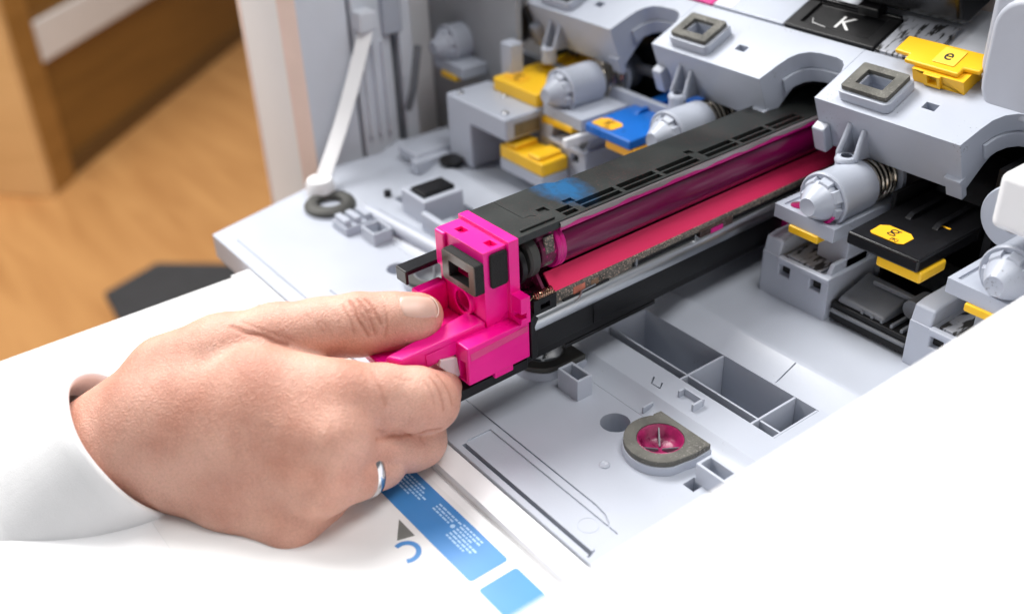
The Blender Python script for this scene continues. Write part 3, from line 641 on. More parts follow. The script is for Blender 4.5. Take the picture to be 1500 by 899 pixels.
# ------------------------------------------------------------------ the magenta drum cartridge being pulled out
dc = thing('drum_cartridge', (-7, 36, 20), 'long black drum cartridge with hot pink end cap held by the hand', 'drum cartridge', rotz=math.radians(1.2))
YE = 252
cap = mk('end_cap', B().box(-37, -7, 20, 31.4, 46, 76.5).box(-37.8, -5, 31, 35.9, 24, 78.2).box(-36.5, -7.2, 20.3, 33, 23, 47).box(-7.5, 1.2, 31.2, 35.9, 43, 55.0), PINK, dc, bev=1.1, seg=3, cuts=[
    B().box(-24.2, -10, 15, 29, 61.2, 68.8), B().cyl((-20.5, 0, 50.0), 4.9, 14, 29, 'y', 32), B().box(-31, -26, 24, 27.6, 74.5, 80), B().box(-14.2, -9.2, 25.5, 29, 74.5, 80),
    B().box(-3.5, 3, 30, 34.0, 45.5, 48.0)])
mk('cap_ring', B().lathe([(4.7, -1.6), (6.0, -1.6), (6.2, -0.6), (6.2, 0.6), (4.7, 0.6)], (-20.5, 20, 50.0), 'y', 32, False), PINK, cap, bev=0)
mk('cap_step', B().box(-37.6, -31.0, 18.6, 30.8, 60, 76.3), PINK, cap, bev=1.0, seg=3)
mk('latch_block', B().box(-9, 0, 5.2, 36.2, 25.2, 42.7), PINK, dc, bev=1.4, seg=3, cuts=[B().box(-6.5, -2.5, 3, 9, 26.5, 35)])
mk('latch_block_band', B().hexa([(-0.2, 6.5, 36.6), (0.16, 6.5, 36.6), (0.16, 35.2, 38.2), (-0.2, 35.2, 38.2)], [(-0.2, 6.5, 40.0), (0.16, 6.5, 40.0), (0.16, 35.2, 41.0), (-0.2, 35.2, 41.0)]), mat('scuffed_pink_plastic', (0.70, 0.05, 0.22), 0.6, bump=0.3), dc, bev=0)
mk('latch_foot', B().box(-6, -0.3, 18, 27.5, 22.4, 25.6), PINK, dc, bev=0.5)
hb = B()
hb.prism([(-40, 20), (-40, -14), (-35, -23), (-15, -24.5), (-9.5, -21.5), (-8, -18), (-8, 20.4)], 'z', 36.0, 40.6)
hb.hexa([(-14.5, -24.2, 36.2), (-8.2, -20.6, 36.2), (-7.4, 20.3, 36.2), (-20, 20.3, 36.2)], [(-14.3, -23.0, 45.2), (-8.4, -19.6, 45.0), (-7.6, 20.3, 45.6), (-19, 20.3, 45.6)])
hb.box(-41, -36, -6, 20.2, 36.1, 45.0).box(-39, -33, 6, 20.3, 40, 53)
mk('handle', hb, PINK, dc, bev=1.1, seg=3)
mk('handle_panel', B().box(-7.75, -7.55, -9, 12, 38.0, 42.6), PINK, dc, bev=0.05, seg=1)
mk('clear_catch', B().prism([(-3, 38), (4.5, 36), (5.5, 27), (3.6, 26.4), (0.5, 30), (-4, 35.5)], 'x', -9.0, -6.6), CLEAR, dc, bev=0.3)
mk('window_gasket', B().prism(rrect(-28.2, -6.6, 58.9, 72.4, 1.0), 'y', 15.6, 19.95), FOAM, dc, bev=0.3, cuts=[B().box(-23.8, -10.4, 10, 25, 61.6, 68.6)])
mk('gasket_film', B().prism(rrect(-28.0, -6.8, 59.1, 72.2, 1.0), 'y', 15.2, 15.58), TAN, dc, bev=0, cuts=[B().box(-23.8, -10.4, 10, 25, 61.6, 68.6)])
mk('side_foam', B().prism(rrect(22.6, 31.0, 60.0, 75.0, 1.4), 'x', -7.1, -5.8), FOAM, dc, bev=0.3)
mk('guide_bar', B().box(-45.5, -38.0, 3.8, 30, 55, 61.4), BLACKG, dc, bev=0.5, cuts=[B().box(-44, -36, 5.2, 30.5, 53.5, 59.2)])
mk('sole_plate', B().box(-36, -1.6, 0, 36.2, 18.4, 23.2), BLACK, dc, bev=0.5)
# top housing with two rows of vents
vents = []
for y0, y1 in ((62.5, 69.5), (73, 94), (96, 117.5), (119.5, 141), (146, 167), (169, 190), (192, 213)):
    vents.append(B().box(-14.2, -11.0, y0, y1, 75.3, 82)); vents.append(B().box(-10.0, -7.2, y0, y1, 75.3, 82))
vents.append(B().box(-18.5, -14.8, 69.5, 74.5, 76.8, 82)); vents.append(B().box(-18.5, -14.8, 141.5, 145.5, 76.8, 82)); vents.append(B().box(-19.5, -15.5, 56.5, 61, 76.9, 82))
vents.append(B().ribbon([(-37, 48.2), (-27.5, 48.2), (-17, 48.2), (-17, 52), (-15.4, 53.4)], 0.35, 77.55, 80))
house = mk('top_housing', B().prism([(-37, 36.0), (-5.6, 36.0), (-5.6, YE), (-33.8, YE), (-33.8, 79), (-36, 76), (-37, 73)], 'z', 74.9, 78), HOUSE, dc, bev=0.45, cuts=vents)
mk('vent_floor', B().box(-20, -6.4, 54, YE, 74.7, 75.25), VOID, dc, bev=0)
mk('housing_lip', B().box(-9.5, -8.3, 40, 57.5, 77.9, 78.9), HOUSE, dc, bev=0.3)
mk('housing_wall', B().box(-36.6, -32, 36.1, YE, 24, 72.6), BLACK, dc, bev=0.4)
mk('housing_flank', B().box(-8.2, -6.4, 36.4, 57.5, 74.6, 77.8), BLACK, dc, bev=0.3)
# edge film above the drum, stained by toner along its lower edge
vs = []; fs = []; n = 90
for i in range(n + 1):
    y = 57.5 + (YE - 57.5) * i / n
    dz = 0.35 * math.sin(y * 0.21) + 0.25 * math.sin(y * 0.47 + 1)
    vs += [(-5.5, y, 77.4), (-5.0, y, 77.0), (-4.8, y, 75.4 + dz), (-5.2, y, 75.3 + dz), (-6.2, y, 76.8)]
for i in range(n):
    for j in range(5): fs.append((5 * i + j, 5 * i + (j + 1) % 5, 5 * i + 5 + (j + 1) % 5, 5 * i + 5 + j))
mk('edge_film', B().add(vs, fs), FILM, dc, bev=0)
mk('film_stain', B().prism([(-5.6, 75.6), (-5.1, 75.7), (-5.2, 73.6), (-5.7, 73.5)], 'y', 57.6, YE), PINKB, dc, bev=0.1)
# drum, ring and end bearings
DX, DZ = -13.9, 64.8
mk('drum', B().lathe([(0.1, 60), (9.8, 60), (9.8, YE - 2), (0.1, YE - 2)], (DX, 0, DZ), 'y', 96, False), DRUM, dc, bev=0, smooth=30)
mk('drum_ring', B().lathe([(6, 55.6), (9.6, 55.6), (10.3, 56.2), (10.3, 57.2), (9.9, 57.6), (10.3, 58.1), (10.3, 59.4), (9.7, 60.2), (6, 60.2)], (DX, 0, DZ), 'y', 64, False), PINKB, dc, bev=0, smooth=30)
mk('drum_hub', B().lathe([(0.1, 48.5), (8.0, 48.5), (8.5, 49.2), (8.5, 55.6), (0.1, 55.6)], (DX, 0, DZ), 'y', 48, False), PINKD, dc, bev=0, smooth=30)
mk('bearing_wheel', B().lathe([(0.1, 41.6), (8.4, 41.6), (9.4, 42.4), (9.4, 46.0), (8.4, 46.8), (0.1, 46.8)], (DX + 0.6, 0, DZ - 0.5), 'y', 48, False), RUBB, dc, bev=0, smooth=30)
mk('bearing_plate', B().lathe([(0.1, 37.4), (8.8, 37.4), (9.2, 38), (9.2, 39.4), (0.1, 39.6)], (DX + 0.6, 0, DZ - 2.0), 'y', 40, False), BLACK, dc, bev=0)
mk('felt_pad', B().prism([(-7.6, 58.8), (-6.4, 60), (-5.2, 67), (-6.0, 73), (-7.4, 72.6), (-6.6, 66)], 'y', 50, 54.4), FELT, dc, bev=0.2)
mk('end_chamber', B().box(-32, -15, 36.2, 60, 40, 74.6), PINKD, dc, bev=0.2)
mk('chamber_bracket', B().prism([(-14, 54), (-5, 47.5), (-4, 50), (-8.6, 56), (-12, 58)], 'y', 47, 48.6).prism([(-14, 72), (-8, 74), (-7.4, 72), (-12, 68)], 'y', 47.2, 58), PINKD, dc, bev=0.3)
mk('chamber_floor', B().hexa([(-14, 37, 40), (-2.2, 37, 37), (-2.2, 60, 37), (-14, 60, 40)], [(-14, 37, 47), (-2.2, 37, 41.2), (-2.2, 60, 41.2), (-14, 60, 47)]), PINKD, dc, bev=0.5)
# blade, felt strip, black clamps
mk('blade', B().prism([(-9.8, 54.4), (-9.0, 55.1), (-3.2, 47.7), (-3.9, 47.1)], 'y', 51.5, YE), BLADE, dc, bev=0.15, seg=1)
mk('blade_clamp', B().prism([(-16, 36), (-3.4, 36), (-3.4, 46.6), (-10, 53.5), (-16, 53.5)], 'y', 60.2, YE), BLACK, dc, bev=0.3)
mk('felt_strip', B().prism([(-3.9, 42.6), (-2.7, 42.6), (-2.7, 47.6), (-3.7, 48.2)], 'y', 50.5, 96), FELT, dc, bev=0.15)
mk('felt_strip', B().prism([(-3.9, 45.0), (-2.8, 45.0), (-2.8, 47.6), (-3.7, 48.2)], 'y', 96.2, YE), FELT, dc, bev=0.15)
mk('clamp_step', B().box(-4, -1.9, 56, 82, 39.4, 43.4), BLACK, dc, bev=0.3)
mk('clamp_step', B().box(-4, -2.4, 98, 99.2, 40, 46), DARKG, dc, bev=0.2)
mk('copper_label', B().box(-2.7, -2.45, 62, 68.5, 43.2, 46.6), mat('copper_label', (0.55, 0.16, 0.10), 0.6, var=0.4, vscale=200), dc, bev=0)
mk('copper_label', B().box(-2.7, -2.4, 72, 76, 43.0, 46.0), mat('brown_label', (0.25, 0.14, 0.08), 0.7, var=0.4, vscale=200), dc, bev=0)
mk('sensor_window', B().box(-3.4, -1.8, 138, 160, 40, 45.8), mat('smoky_plastic', (0.07, 0.045, 0.04), 0.25, var=0.3), dc, bev=0.3)
mk('sensor_patch', B().box(-1.8, -1.6, 145, 153, 41.0, 44.6), PINKB, dc, bev=0)
mk('contact_clip', B().tube([(-2.2, 134, 40.5), (-1.6, 134.6, 42.6), (-2.0, 135, 44.8), (-1.5, 136.2, 43.2), (-2.2, 136.8, 41.0)], 0.45, 6), STEEL, dc, bev=0)
mk('end_bracket', B().box(-8, -1.6, 40, 52, 41, 49).box(-7, -1.2, 44, 50, 38.5, 41.2), BLACK, dc, bev=0.5, cuts=[B().box(-4, 0, 43.5, 48.5, 44, 46.5)])
coil = [(-3.0 + 1.5 * math.cos(t), 41.5 + 9.5 * t / (2 * math.pi * 9), 50.3 + 1.5 * math.sin(t)) for t in [2 * math.pi * 9 * k / 160 for k in range(161)]]
mk('tension_spring', B().tube(coil, 0.3, 6), COPPER, dc, bev=0)
mk('spring_loop', B().tube([(-3, 41.4 - 0.1 * k * 0, 50.3) if False else (-2.6, 40.2 + 2.0 * math.cos(math.radians(a)), 48.6 + 2.0 * math.sin(math.radians(a))) for a in range(40, 300, 20)], 0.32, 6), COPPER, dc, bev=0)
# steel rail and lower body
rail = [(-6, 37.4), (-0.1, 36.4), (0.35, 36.8), (0.3, 39.6), (-0.4, 41.4), (-1.8, 42.4), (-3.4, 42.7), (-6, 42.2)]
mk('steel_rail', B().prism(rail, 'y', 38.2, YE), STEEL, dc, bev=0.15, smooth=50)
mk('rail_catch', B().tube([(0.1, 60.5, 41.6), (0.3, 62.5, 42.4), (-0.6, 64.5, 43.4), (-2, 66, 43.6), (-2.2, 74, 43.7)], 0.45, 6), STEEL, dc, bev=0)
lb = [(-35, 19.5), (-4, 19.5), (-2.2, 21.0), (-2.4, 24.2), (-0.8, 25.6), (-0.6, 31), (-1.1, 36.3), (-35, 36.3)]
mk('lower_body', B().prism(lb, 'y', 36.3, YE), BLACK, dc, bev=0.35, smooth=30, cuts=[B().box(-1.6, 2, 46, 96, 23.6, 24.7), B().box(-1.2, 2, 70, 72, 25, 36)])
mk('end_gusset', B().prism([(36.4, 24), (39.4, 24.6), (39.6, 34), (38.4, 39), (40.4, 42.5), (38.4, 45), (36.4, 43.6)], 'x', -3, 0.9), BLACK, dc, bev=0.4)
mk('lower_lip', B().box(-34, -3.2, 58, 112, 17.6, 19.6), BLACK, dc, bev=0.3)
mk('pink_stop', B().box(-30, 2.4, 196, 203, 24, 34), PINKB, dc, bev=0.6)

# ------------------------------------------------------------------ the room behind
floor = tag(mk('floor', B().box(-6000, 1500, -2500, 6000, -640, -600), FLOORW, None, bev=0), kind='structure')
# wooden cabinet: its long face runs away from the corner on the floor
O = Vector((-1783, 244)); D1 = Vector((-557, 609)).normalized(); D2 = Vector((-D1.y, D1.x))   # along the face, into the cabinet
def CF(a, d, z):
    p = O + D1 * a + D2 * d; return (p.x, p.y, z)
cb = thing('cabinet', (O.x, O.y, -600), 'brown wooden cabinet with a white strip standing on the oak floor', 'cabinet')
mk('front_panel', B(CF).box(30, 1900, 12, 40, -596, 300), CABW, cb, bev=3)
mk('corner_post', B(CF).box(-40, 30, 0, 40, -600, 300), wood('post_veneer', (0.30, 0.145, 0.03), (0.40, 0.20, 0.05), 0.4, (1, 1, 8), (0, 0, 0.83)), cb, bev=3)
mk('end_panel', B(CF).box(-62, -41, 0, 700, -600, 300), CABL, cb, bev=3)
mk('plinth', B(CF).box(30, 1900, 8, 12, -600, -560), wood('plinth_veneer', (0.12, 0.06, 0.015), (0.17, 0.085, 0.02), 0.5, (1, 1, 8), (0, 0, 0.83)), cb, bev=1)
mk('white_strip', B(CF).box(40, 1200, 4, 12, -362, -285), WHITE, cb, bev=2)
mt = mk('floor_mat', B().prism([(-1290, 150), (-1330, 255), (-1180, 420), (-900, 380), (-1000, 120)], 'z', -600, -588), MAT, None, bev=2)
tag(mt, 'charcoal mat lying on the oak floor behind the hand', 'mat')

# ------------------------------------------------------------------ the hand (one continuous skin grown from a joint skeleton)
def smin(a, b, k):
    h = np.clip(0.5 + 0.5 * (b - a) / k, 0, 1)
    return b + (a - b) * h - k * h * (1 - h)
def rcone(P, a, b, ra, rb):
    a = np.asarray(a, np.float32); b = np.asarray(b, np.float32); d = b - a
    t = np.clip(((P - a) @ d) / float(d @ d), 0, 1)
    q = P - a - t[..., None] * d
    return np.sqrt((q * q).sum(-1)) - (ra + (rb - ra) * t)
def chain(P, pts, k):
    o = None
    for (a, ra), (b, rb) in zip(pts[:-1], pts[1:]):
        c = rcone(P, a, b, ra, rb); o = c if o is None else smin(o, c, k)
    return o
def hand_sdf(P, J):
    palm = None
    for c in J['palm']:
        q = chain(P, c, 6.0); palm = q if palm is None else smin(palm, q, 9.0)
    for p, r in J['pads']:
        q = np.sqrt(((P - np.asarray(p, np.float32)) ** 2).sum(-1)) - r; palm = smin(palm, q, 8.0)
    fing = None
    for c in J['fingers']:
        q = chain(P, c, 3.0); fing = q if fing is None else smin(fing, q, 0.5)
    body = smin(palm, fing, 3.5)
    th = chain(P, J['thumb'], 5.0)
    for p, r in J['thumb_pads']:
        q = np.sqrt(((P - np.asarray(p, np.float32)) ** 2).sum(-1)) - r; th = smin(th, q, 5.0)
    return smin(body, th, 3.0)
def crease_field(P, J):
    tot = np.zeros(P.shape[:-1], np.float32)
    lo = P.reshape(-1, 3).min(0) - 2.5; hi = P.reshape(-1, 3).max(0) + 2.5
    for pts, w, dep in J['creases']:
        q = np.asarray(pts)
        if (q.min(0) > hi).any() or (q.max(0) < lo).any(): continue
        d = None
        for a, b in zip(pts[:-1], pts[1:]):
            q = rcone(P, a, b, 0, 0); d = q if d is None else np.minimum(d, q)
        tot = np.maximum(tot, dep * np.exp(-(d / w) ** 2))
    return tot
def surface_nets(V, origin, h):
    S = V < 0; nx, ny, nz = V.shape
    cs = [S[i:nx-1+i, j:ny-1+j, k:nz-1+k] for i in (0, 1) for j in (0, 1) for k in (0, 1)]
    n = sum(c.astype(np.int8) for c in cs); act = (n > 0) & (n < 8)
    idx = -np.ones(act.shape, np.int64); cells = np.argwhere(act); idx[act] = np.arange(len(cells))
    acc = np.zeros((len(cells), 3)); cnt = np.zeros(len(cells))
    corner = [(i, j, k) for i in (0, 1) for j in (0, 1) for k in (0, 1)]
    for a in corner:
        for ax in range(3):
            if a[ax]: continue
            b = list(a); b[ax] = 1
            va = V[cells[:, 0]+a[0], cells[:, 1]+a[1], cells[:, 2]+a[2]]; vb = V[cells[:, 0]+b[0], cells[:, 1]+b[1], cells[:, 2]+b[2]]
            x = (va < 0) != (vb < 0); t = np.where(x, va / np.where(x, va - vb, 1), 0)
            p = np.tile(np.array(a, float), (len(cells), 1)); p[:, ax] += t
            acc += p * x[:, None]; cnt += x
    verts = (cells + acc / cnt[:, None]) * h + origin
    quads = []
    for ax in range(3):
        o1, o2 = [(1, 2), (2, 0), (0, 1)][ax]
        sl0 = [slice(1, -1)] * 3; sl1 = [slice(1, -1)] * 3; sl0[ax] = slice(0, -1); sl1[ax] = slice(1, None)
        A = S[tuple(sl0)]; Bq = S[tuple(sl1)]
        e = np.argwhere(A != Bq); off = np.ones(3, int); off[ax] = 0
        g = e + off; flip = A[e[:, 0], e[:, 1], e[:, 2]]
        def cell(d1, d2):
            c = g.copy(); c[:, o1] -= d1; c[:, o2] -= d2
            return idx[c[:, 0], c[:, 1], c[:, 2]]
        q = np.stack([cell(1, 1), cell(0, 1), cell(0, 0), cell(1, 0)], 1)
        q[~flip] = q[~flip][:, ::-1]
        quads.append(q)
    return verts, np.concatenate(quads)
HAND = {'palm': [[((-69.34, -102.59, 12.32), 24), ((-77.43, -121.13, -2.26), 23.5), ((-92.18, -153.47, -28.78), 25), ((-113.07, -202.35, -66.76), 31)], [((-69.94, -93.92, 21.23), 22), ((-79.36, -114.1, 6.81), 22), ((-94.71, -145.82, -18.36), 24), ((-114.79, -193.4, -56.14), 29)], [((-63.45, -92.12, 25.88), 20), ((-37.13, -65.22, 36.25), 17), ((-12.67, -43.5, 36.6), 13.5)], [((-58.55, -95.29, 20.38), 19), ((-29.26, -70.35, 28.85), 16), ((-2.56, -52.7, 28.16), 13.8)], [((-59.14, -99.31, 13.61), 18), ((-25.87, -77.03, 16.37), 15), ((-0.96, -61.96, 13.67), 13)], [((-62.5, -103.13, 3.06), 17), ((-30.24, -86.5, -0.08), 14), ((-6.16, -73.96, -4.09), 12)], [((-65.19, -84.4, 5.34), 17), ((-30.21, -56.36, 5.7), 13)]], 'pads': [((-54.29, -64.09, 29.24), 16), ((-60.01, -79.03, 28.14), 19)], 'thumb': [((-71.53, -86.54, 30.2), 20), ((-59.72, -68.28, 39.75), 17.2), ((-48.94, -50.42, 46.5), 13.6), ((-40.04, -35.34, 49.29), 11.6), ((-32.51, -22.51, 49.81), 11.8), ((-27.08, -11.53, 49.44), 10.5), ((-22.82, -3.43, 49.73), 9.9)], 'thumb_pads': [((-24.07, -4.9, 46.2), 8.6), ((-21.72, 1.95, 49.62), 6.0)], 'fingers': [[((-12.67, -43.5, 36.6), 13.0), ((-5.52, -30.25, 34.28), 12.0), ((0.02, -18.92, 30.33), 12.3), ((0.41, -13.86, 27.09), 11.6), ((-9.78, -3.68, 21.55), 9.6), ((-22.99, -1.14, 18.32), 8.8), ((-34.28, -4.06, 16.89), 7.6)], [((-4.25, -52.17, 25.19), 13.0), ((-4.14, -37.04, 14.88), 11.0), ((-2.28, -22.71, 9.09), 10.6), ((-3.12, -17.53, 7.52), 10.2), ((-10.39, -11.43, 11.3), 9.2), ((-24.97, -9.46, 9.29), 8)], [((-0.96, -61.96, 13.67), 12.8), ((-0.31, -48.24, 10.71), 10.8), ((-2.43, -36.52, 7.54), 10.2), ((-10.49, -29.08, 2.34), 9.6), ((-24.7, -23.99, -0.96), 8.4)], [((-6.16, -73.96, -4.09), 11.6), ((-7.41, -62.03, -6.3), 9.6), ((-10.74, -51.97, -7.59), 8.8), ((-20.82, -45.54, -11.17), 8)]], 'creases': [([(-31.57, -25.62, 62.5), (-27.06, -26.02, 61.14), (-23.75, -27.13, 58.31), (-21.36, -26.23, 55.41), (-19.96, -25.39, 52.03)], 0.6, 1.0), ([(-30.52, -22.6, 62.7), (-25.76, -22.62, 60.97), (-22.64, -22.68, 58.52), (-20.32, -22.98, 55.16), (-19.19, -22.85, 51.94)], 0.55, 0.95), ([(-28.84, -20.04, 62.15), (-24.76, -19.65, 60.54), (-21.65, -20.0, 58.19), (-19.46, -19.84, 55.49)], 0.55, 0.85), ([(-26.42, -23.99, 61.22), (-24.32, -22.39, 60.04), (-23.57, -19.55, 59.84)], 0.45, 0.5), ([(-25.21, -27.31, 59.5), (-23.09, -25.13, 58.4), (-22.3, -22.32, 58.23)], 0.45, 0.5), ([(-31.74, -28.6, 61.79), (-28.25, -29.62, 60.21), (-24.83, -29.21, 58.03), (-22.69, -30.11, 53.93)], 0.5, 0.35), ([(-23.9, -15.62, 60.53), (-20.64, -16.35, 58.39), (-18.35, -17.86, 54.89), (-17.76, -19.63, 50.65)], 0.5, 0.4), ([(-33.35, -33.12, 61.04), (-29.1, -32.53, 59.17), (-26.5, -33.56, 55.97)], 0.5, 0.2), ([(-31.92, -38.94, 58.64), (-29.26, -37.18, 56.75), (-27.27, -37.03, 53.36)], 0.5, 0.18), ([(-34.55, -52.37, 52.3), (-37.31, -56.33, 54.16), (-40.73, -58.56, 55.85), (-46.11, -62.91, 56.23), (-51.96, -65.53, 57.49)], 0.8, 0.8), ([(-34.45, -49.42, 53.22), (-38.08, -54.23, 55.93), (-43.2, -58.45, 57.63), (-52.19, -61.92, 58.32)], 0.6, 0.3), ([(-28.51, -22.04, 62.19), (-25.5, -24.93, 60.52), (-22.13, -24.62, 57.42)], 0.45, 0.6), ([(-23.43, -20.88, 59.54), (-21.94, -24.14, 57.32), (-20.03, -23.92, 53.84)], 0.45, 0.6), ([(-27.26, -27.45, 60.72), (-25.0, -24.96, 60.16), (-21.76, -23.67, 57.21), (-21.13, -21.35, 57.16)], 0.4, 0.55), ([(-36.66, -41.99, 60.05), (-32.8, -40.2, 58.73), (-29.16, -39.22, 55.21)], 0.5, 0.15), ([(6.18, -40.68, 26.37), (3.97, -32.95, 22.52), (3.84, -25.57, 19.56), (10.65, -21.95, 23.25), (11.47, -16.42, 21.87)], 0.7, 1.0), ([(3.16, -10.78, 40.11), (6.66, -10.23, 38.0), (9.67, -10.06, 34.84), (11.85, -10.62, 30.91)], 0.5, 0.5), ([(4.9, -14.88, 41.75), (8.31, -14.33, 39.3), (11.14, -14.41, 35.57), (12.79, -14.99, 31.07)], 0.5, 0.5), ([(5.29, -18.14, 42.25), (8.97, -17.78, 39.76), (12.0, -18.37, 35.48)], 0.5, 0.25), ([(-0.39, -34.39, 45.52), (3.01, -34.46, 42.85), (5.12, -35.3, 39.19)], 0.6, 0.3), ([(0.69, -26.89, 45.06), (2.26, -25.05, 43.82), (3.36, -22.23, 43.1)], 0.5, 0.3), ([(-4.85, -33.53, 47.27), (-0.39, -34.39, 45.52)], 0.6, 0.3), ([(5.66, -22.32, 17.33), (7.5, -21.59, 14.75)], 0.5, 0.3)]}
NAIL_GRID = [[(-24.15, -8.09, 60.68), (-22.96, -8.95, 60.49), (-21.9, -9.62, 60.15), (-20.93, -10.14, 59.7), (-20.01, -10.52, 59.16), (-19.15, -10.75, 58.53), (-18.32, -10.86, 57.82), (-17.52, -10.84, 57.02), (-16.77, -10.69, 56.15)], [(-23.83, -6.63, 60.42), (-22.46, -7.45, 60.23), (-21.28, -8.09, 59.87), (-20.23, -8.58, 59.38), (-19.27, -8.96, 58.8), (-18.39, -9.22, 58.13), (-17.58, -9.37, 57.38), (-16.82, -9.42, 56.55), (-16.11, -9.37, 55.65)], [(-23.46, -5.18, 60.13), (-21.93, -5.97, 59.95), (-20.67, -6.58, 59.56), (-19.56, -7.05, 59.05), (-18.57, -7.42, 58.44), (-17.69, -7.69, 57.74), (-16.88, -7.89, 56.97), (-16.14, -8.0, 56.12), (-15.47, -8.03, 55.21)], [(-22.97, -3.78, 59.86), (-21.33, -4.55, 59.68), (-20.0, -5.13, 59.28), (-18.86, -5.59, 58.75), (-17.85, -5.95, 58.12), (-16.96, -6.24, 57.41), (-16.16, -6.46, 56.62), (-15.45, -6.61, 55.76), (-14.82, -6.71, 54.83)], [(-22.3, -2.48, 59.64), (-20.64, -3.21, 59.45), (-19.3, -3.76, 59.03), (-18.16, -4.2, 58.48), (-17.17, -4.55, 57.82), (-16.3, -4.83, 57.09), (-15.53, -5.05, 56.28), (-14.86, -5.22, 55.4), (-14.28, -5.33, 54.45)], [(-21.65, -1.14, 59.34), (-19.98, -1.79, 59.1), (-18.65, -2.27, 58.66), (-17.53, -2.66, 58.08), (-16.56, -2.98, 57.41), (-15.73, -3.26, 56.66), (-15.01, -3.5, 55.84), (-14.4, -3.7, 54.96), (-13.88, -3.88, 54.03)], [(-21.06, 0.24, 58.92), (-19.41, -0.22, 58.61), (-18.1, -0.57, 58.11), (-17.01, -0.87, 57.49), (-16.1, -1.14, 56.79), (-15.32, -1.42, 56.04), (-14.66, -1.7, 55.24), (-14.11, -2.0, 54.41), (-13.65, -2.32, 53.55)], [(-20.66, 1.75, 58.3), (-19.05, 1.54, 57.89), (-17.79, 1.38, 57.3), (-16.76, 1.21, 56.63), (-15.9, 0.99, 55.92), (-15.17, 0.7, 55.18), (-14.56, 0.34, 54.44), (-14.04, -0.12, 53.71), (-13.62, -0.66, 52.99)], [(-20.52, 3.44, 57.42), (-19.03, 3.57, 56.84), (-17.88, 3.67, 56.12), (-16.95, 3.67, 55.38), (-16.15, 3.52, 54.65), (-15.46, 3.2, 53.96), (-14.84, 2.7, 53.35), (-14.3, 2.02, 52.79), (-13.83, 1.14, 52.31)]]

def grow_hand():
    h = 0.65
    pts = [p for c in HAND['palm'] + HAND['fingers'] + [HAND['thumb']] for p, r in c]
    lo = np.array(pts).min(0); hi = np.array(pts).max(0)
    root = Vector(HAND['palm'][0][0][0]); far = Vector(HAND['palm'][0][-1][0])
    lo -= 34; hi += 34
    n = np.ceil((hi - lo) / h).astype(int)
    V = np.full(n, 50.0, np.float32)
    ys = (lo[1] + h * np.arange(n[1])).astype(np.float32); zs = (lo[2] + h * np.arange(n[2])).astype(np.float32)
    # coarse pass finds the blocks the skin runs through, fine pass fills only those
    bs = 10
    nb = (n + bs - 1) // bs
    cx = [lo[i] + h * (np.arange(nb[i]) * bs + bs / 2) for i in range(3)]
    C = np.stack(np.meshgrid(*cx, indexing='ij'), -1).astype(np.float32)
    D = hand_sdf(C.reshape(-1, 3), HAND).reshape(nb)
    V = np.repeat(np.repeat(np.repeat(D, bs, 0), bs, 1), bs, 2)[:n[0], :n[1], :n[2]].astype(np.float32).copy()
    for bx, by, bz in np.argwhere(np.abs(D) < h * bs * 0.87 + 1.6):
        sl = [slice(b * bs, min((b + 1) * bs, n[i])) for i, b in enumerate((bx, by, bz))]
        g = [lo[i] + h * np.arange(sl[i].start, sl[i].stop) for i in range(3)]
        P = np.stack(np.meshgrid(*g, indexing='ij'), -1).astype(np.float32)
        V[tuple(sl)] = hand_sdf(P, HAND) + crease_field(P, HAND)
    verts, quads = surface_nets(V, lo, h)
    return verts, quads
hv, hq = grow_hand()
hp = HAND['palm'][0][0][0]
hand = thing('hand', (hp[0], hp[1], hp[2]), 'bare left hand gripping the pink cartridge handle, thumb on top', 'hand')
me = bpy.data.meshes.new('skin')
me.from_pydata([tuple((v - np.array(hp)) * MM) for v in hv], [], [tuple(int(i) for i in q) for q in hq])
me.materials.append(SKIN)
for p in me.polygons: p.use_smooth = True
ca = me.attributes.new('crease', 'FLOAT', 'POINT')
cf = crease_field(hv.astype(np.float32), HAND)
ca.data.foreach_set('value', np.clip(cf * 1.1, 0, 0.85).astype(np.float32))
skin = bpy.data.objects.new('skin', me); COL.objects.link(skin); skin.parent = hand; PIV[skin] = tuple(hp)
md = skin.modifiers.new('smooth', 'SMOOTH'); md.factor = 0.5; md.iterations = 2
# thumbnail: a thin curved plate just proud of the thumb
def grad(p):
    e = 0.3; P = np.array([[p[0] + e, p[1], p[2]], [p[0] - e, p[1], p[2]], [p[0], p[1] + e, p[2]], [p[0], p[1] - e, p[2]], [p[0], p[1], p[2] + e], [p[0], p[1], p[2] - e]], np.float32)
    s = hand_sdf(P, HAND); g = np.array([s[0] - s[1], s[2] - s[3], s[4] - s[5]]); return g / np.linalg.norm(g)
G = NAIL_GRID; R, Cn = len(G), len(G[0])
top = []; bot = []
for i in range(R):
    for j in range(Cn):
        p = np.array(G[i][j]); g = grad(p); edge = min(j, Cn - 1 - j) == 0 or i == 0
        top.append(tuple(p + g * (0.12 if edge else 0.42 + (0.15 if i == R - 1 else 0)))); bot.append(tuple(p - g * 0.5))
nb_ = B(); N_ = R * Cn
fs = [(i * Cn + j, i * Cn + j + 1, (i + 1) * Cn + j + 1, (i + 1) * Cn + j) for i in range(R - 1) for j in range(Cn - 1)]
fs += [tuple(N_ + k for k in f[::-1]) for f in fs]
rim = [j for j in range(Cn)] + [i * Cn + Cn - 1 for i in range(1, R)] + [(R - 1) * Cn + j for j in range(Cn - 2, -1, -1)] + [i * Cn for i in range(R - 2, 0, -1)]
fs += [(rim[k], rim[(k + 1) % len(rim)], N_ + rim[(k + 1) % len(rim)], N_ + rim[k]) for k in range(len(rim))]
nb_.add(top + bot, fs)
nail = mk('thumbnail', nb_, NAIL, hand, bev=0, smooth=60)
md = nail.modifiers.new('sub', 'SUBSURF'); md.levels = 1; md.render_levels = 2
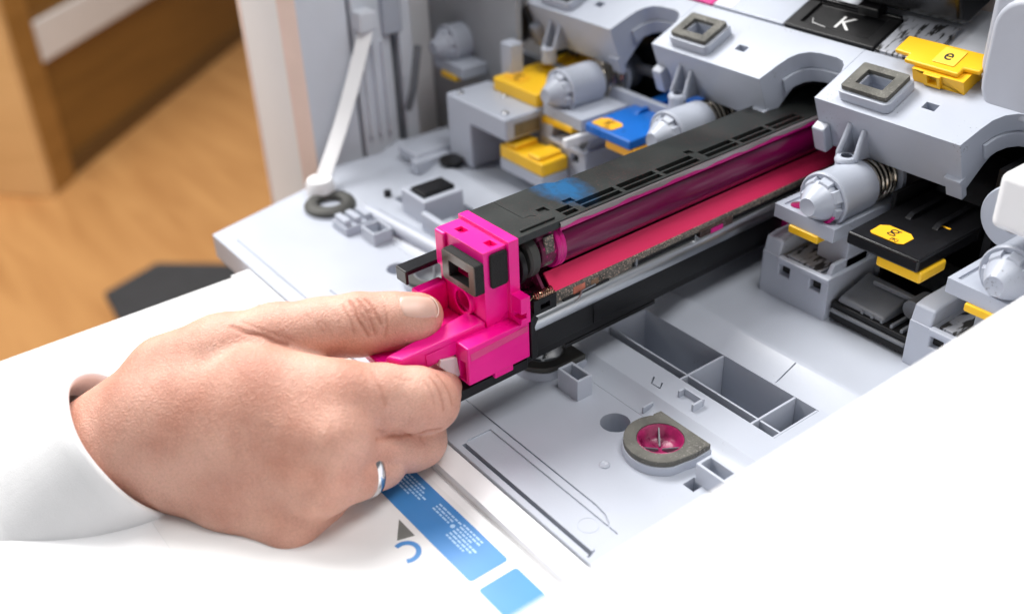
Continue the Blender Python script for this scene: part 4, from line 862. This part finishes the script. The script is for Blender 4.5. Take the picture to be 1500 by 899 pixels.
# nail free edge
fe = [tuple(np.array(top[(R - 1) * Cn + j]) + 0.02) for j in range(Cn)]
mk('nail_edge', B().tube(fe, 0.26, 8), mat('nail_white', (0.74, 0.58, 0.49), 0.45), nail, bev=0)
# sleeve of the shirt
def sleeve():
    mid = [Vector(p[0]).lerp(Vector(q[0]), 0.5) for p, q in zip(HAND['palm'][0], HAND['palm'][1])]
    c = mid[3]; st = mid[1].lerp(mid[0], 0.5)
    ax = (c - st).normalized(); u = Vector(HAND['palm'][1][1][0]) - Vector(HAND['palm'][0][1][0]); u = (u - ax * u.dot(ax)).normalized(); v = ax.cross(u)
    Ln = (c - st).length + 110
    prof = [(33.5, 12), (34.0, 2), (34.8, 0), (36.2, -0.6), (37.4, 0.8), (37.8, 6), (37.8, 44), (38.2, 46), (39.5, 50), (42, 90), (46, Ln)]
    b = B(); vs = []; n = 64; m = len(prof)
    for k in range(n):
        an = 2 * math.pi * k / n
        for q, (r, t) in enumerate(prof):
            rr = r - 1.2 + (1.2 * math.sin(3 * an + t * 0.06) + 0.7 * math.sin(7 * an - t * 0.11)) * (0.3 if t < 46 else 1)
            vs.append(tuple(st + ax * t + u * (rr * math.cos(an)) + v * ((rr - 6.0) * math.sin(an))))
    fs = [(k * m + j, ((k + 1) % n) * m + j, ((k + 1) % n) * m + j + 1, k * m + j + 1) for k in range(n) for j in range(m - 1)]
    b.add(vs, fs)
    o = mk('shirt_sleeve', b, SHIRT, hand, bev=0, smooth=80)
    return o
sleeve()
# finger ring
rc = [np.array(HAND['fingers'][2][i][0]) for i in (1, 2)]
ctr = Vector(rc[0] * 0.72 + rc[1] * 0.28); axr = Vector(rc[1] - rc[0]).normalized()
ring = thing('finger_ring', tuple(ctr), 'plain silver ring worn on the ring finger', 'ring')
u = axr.orthogonal().normalized(); v = axr.cross(u)
vs = []; prof = [(10.9, -1.9), (11.6, -1.7), (11.9, 0), (11.6, 1.7), (10.9, 1.9), (10.5, 0)]; n = 48; m = len(prof)
for k in range(n):
    an = 2 * math.pi * k / n
    for r, t in prof: vs.append(tuple(ctr + axr * t + u * (r * math.cos(an)) + v * (r * math.sin(an))))
fs = [(k * m + j, ((k + 1) % n) * m + j, ((k + 1) % n) * m + (j + 1) % m, k * m + (j + 1) % m) for k in range(n) for j in range(m)]
mk('band', B().add(vs, fs), SILVER, ring, bev=0, smooth=70)
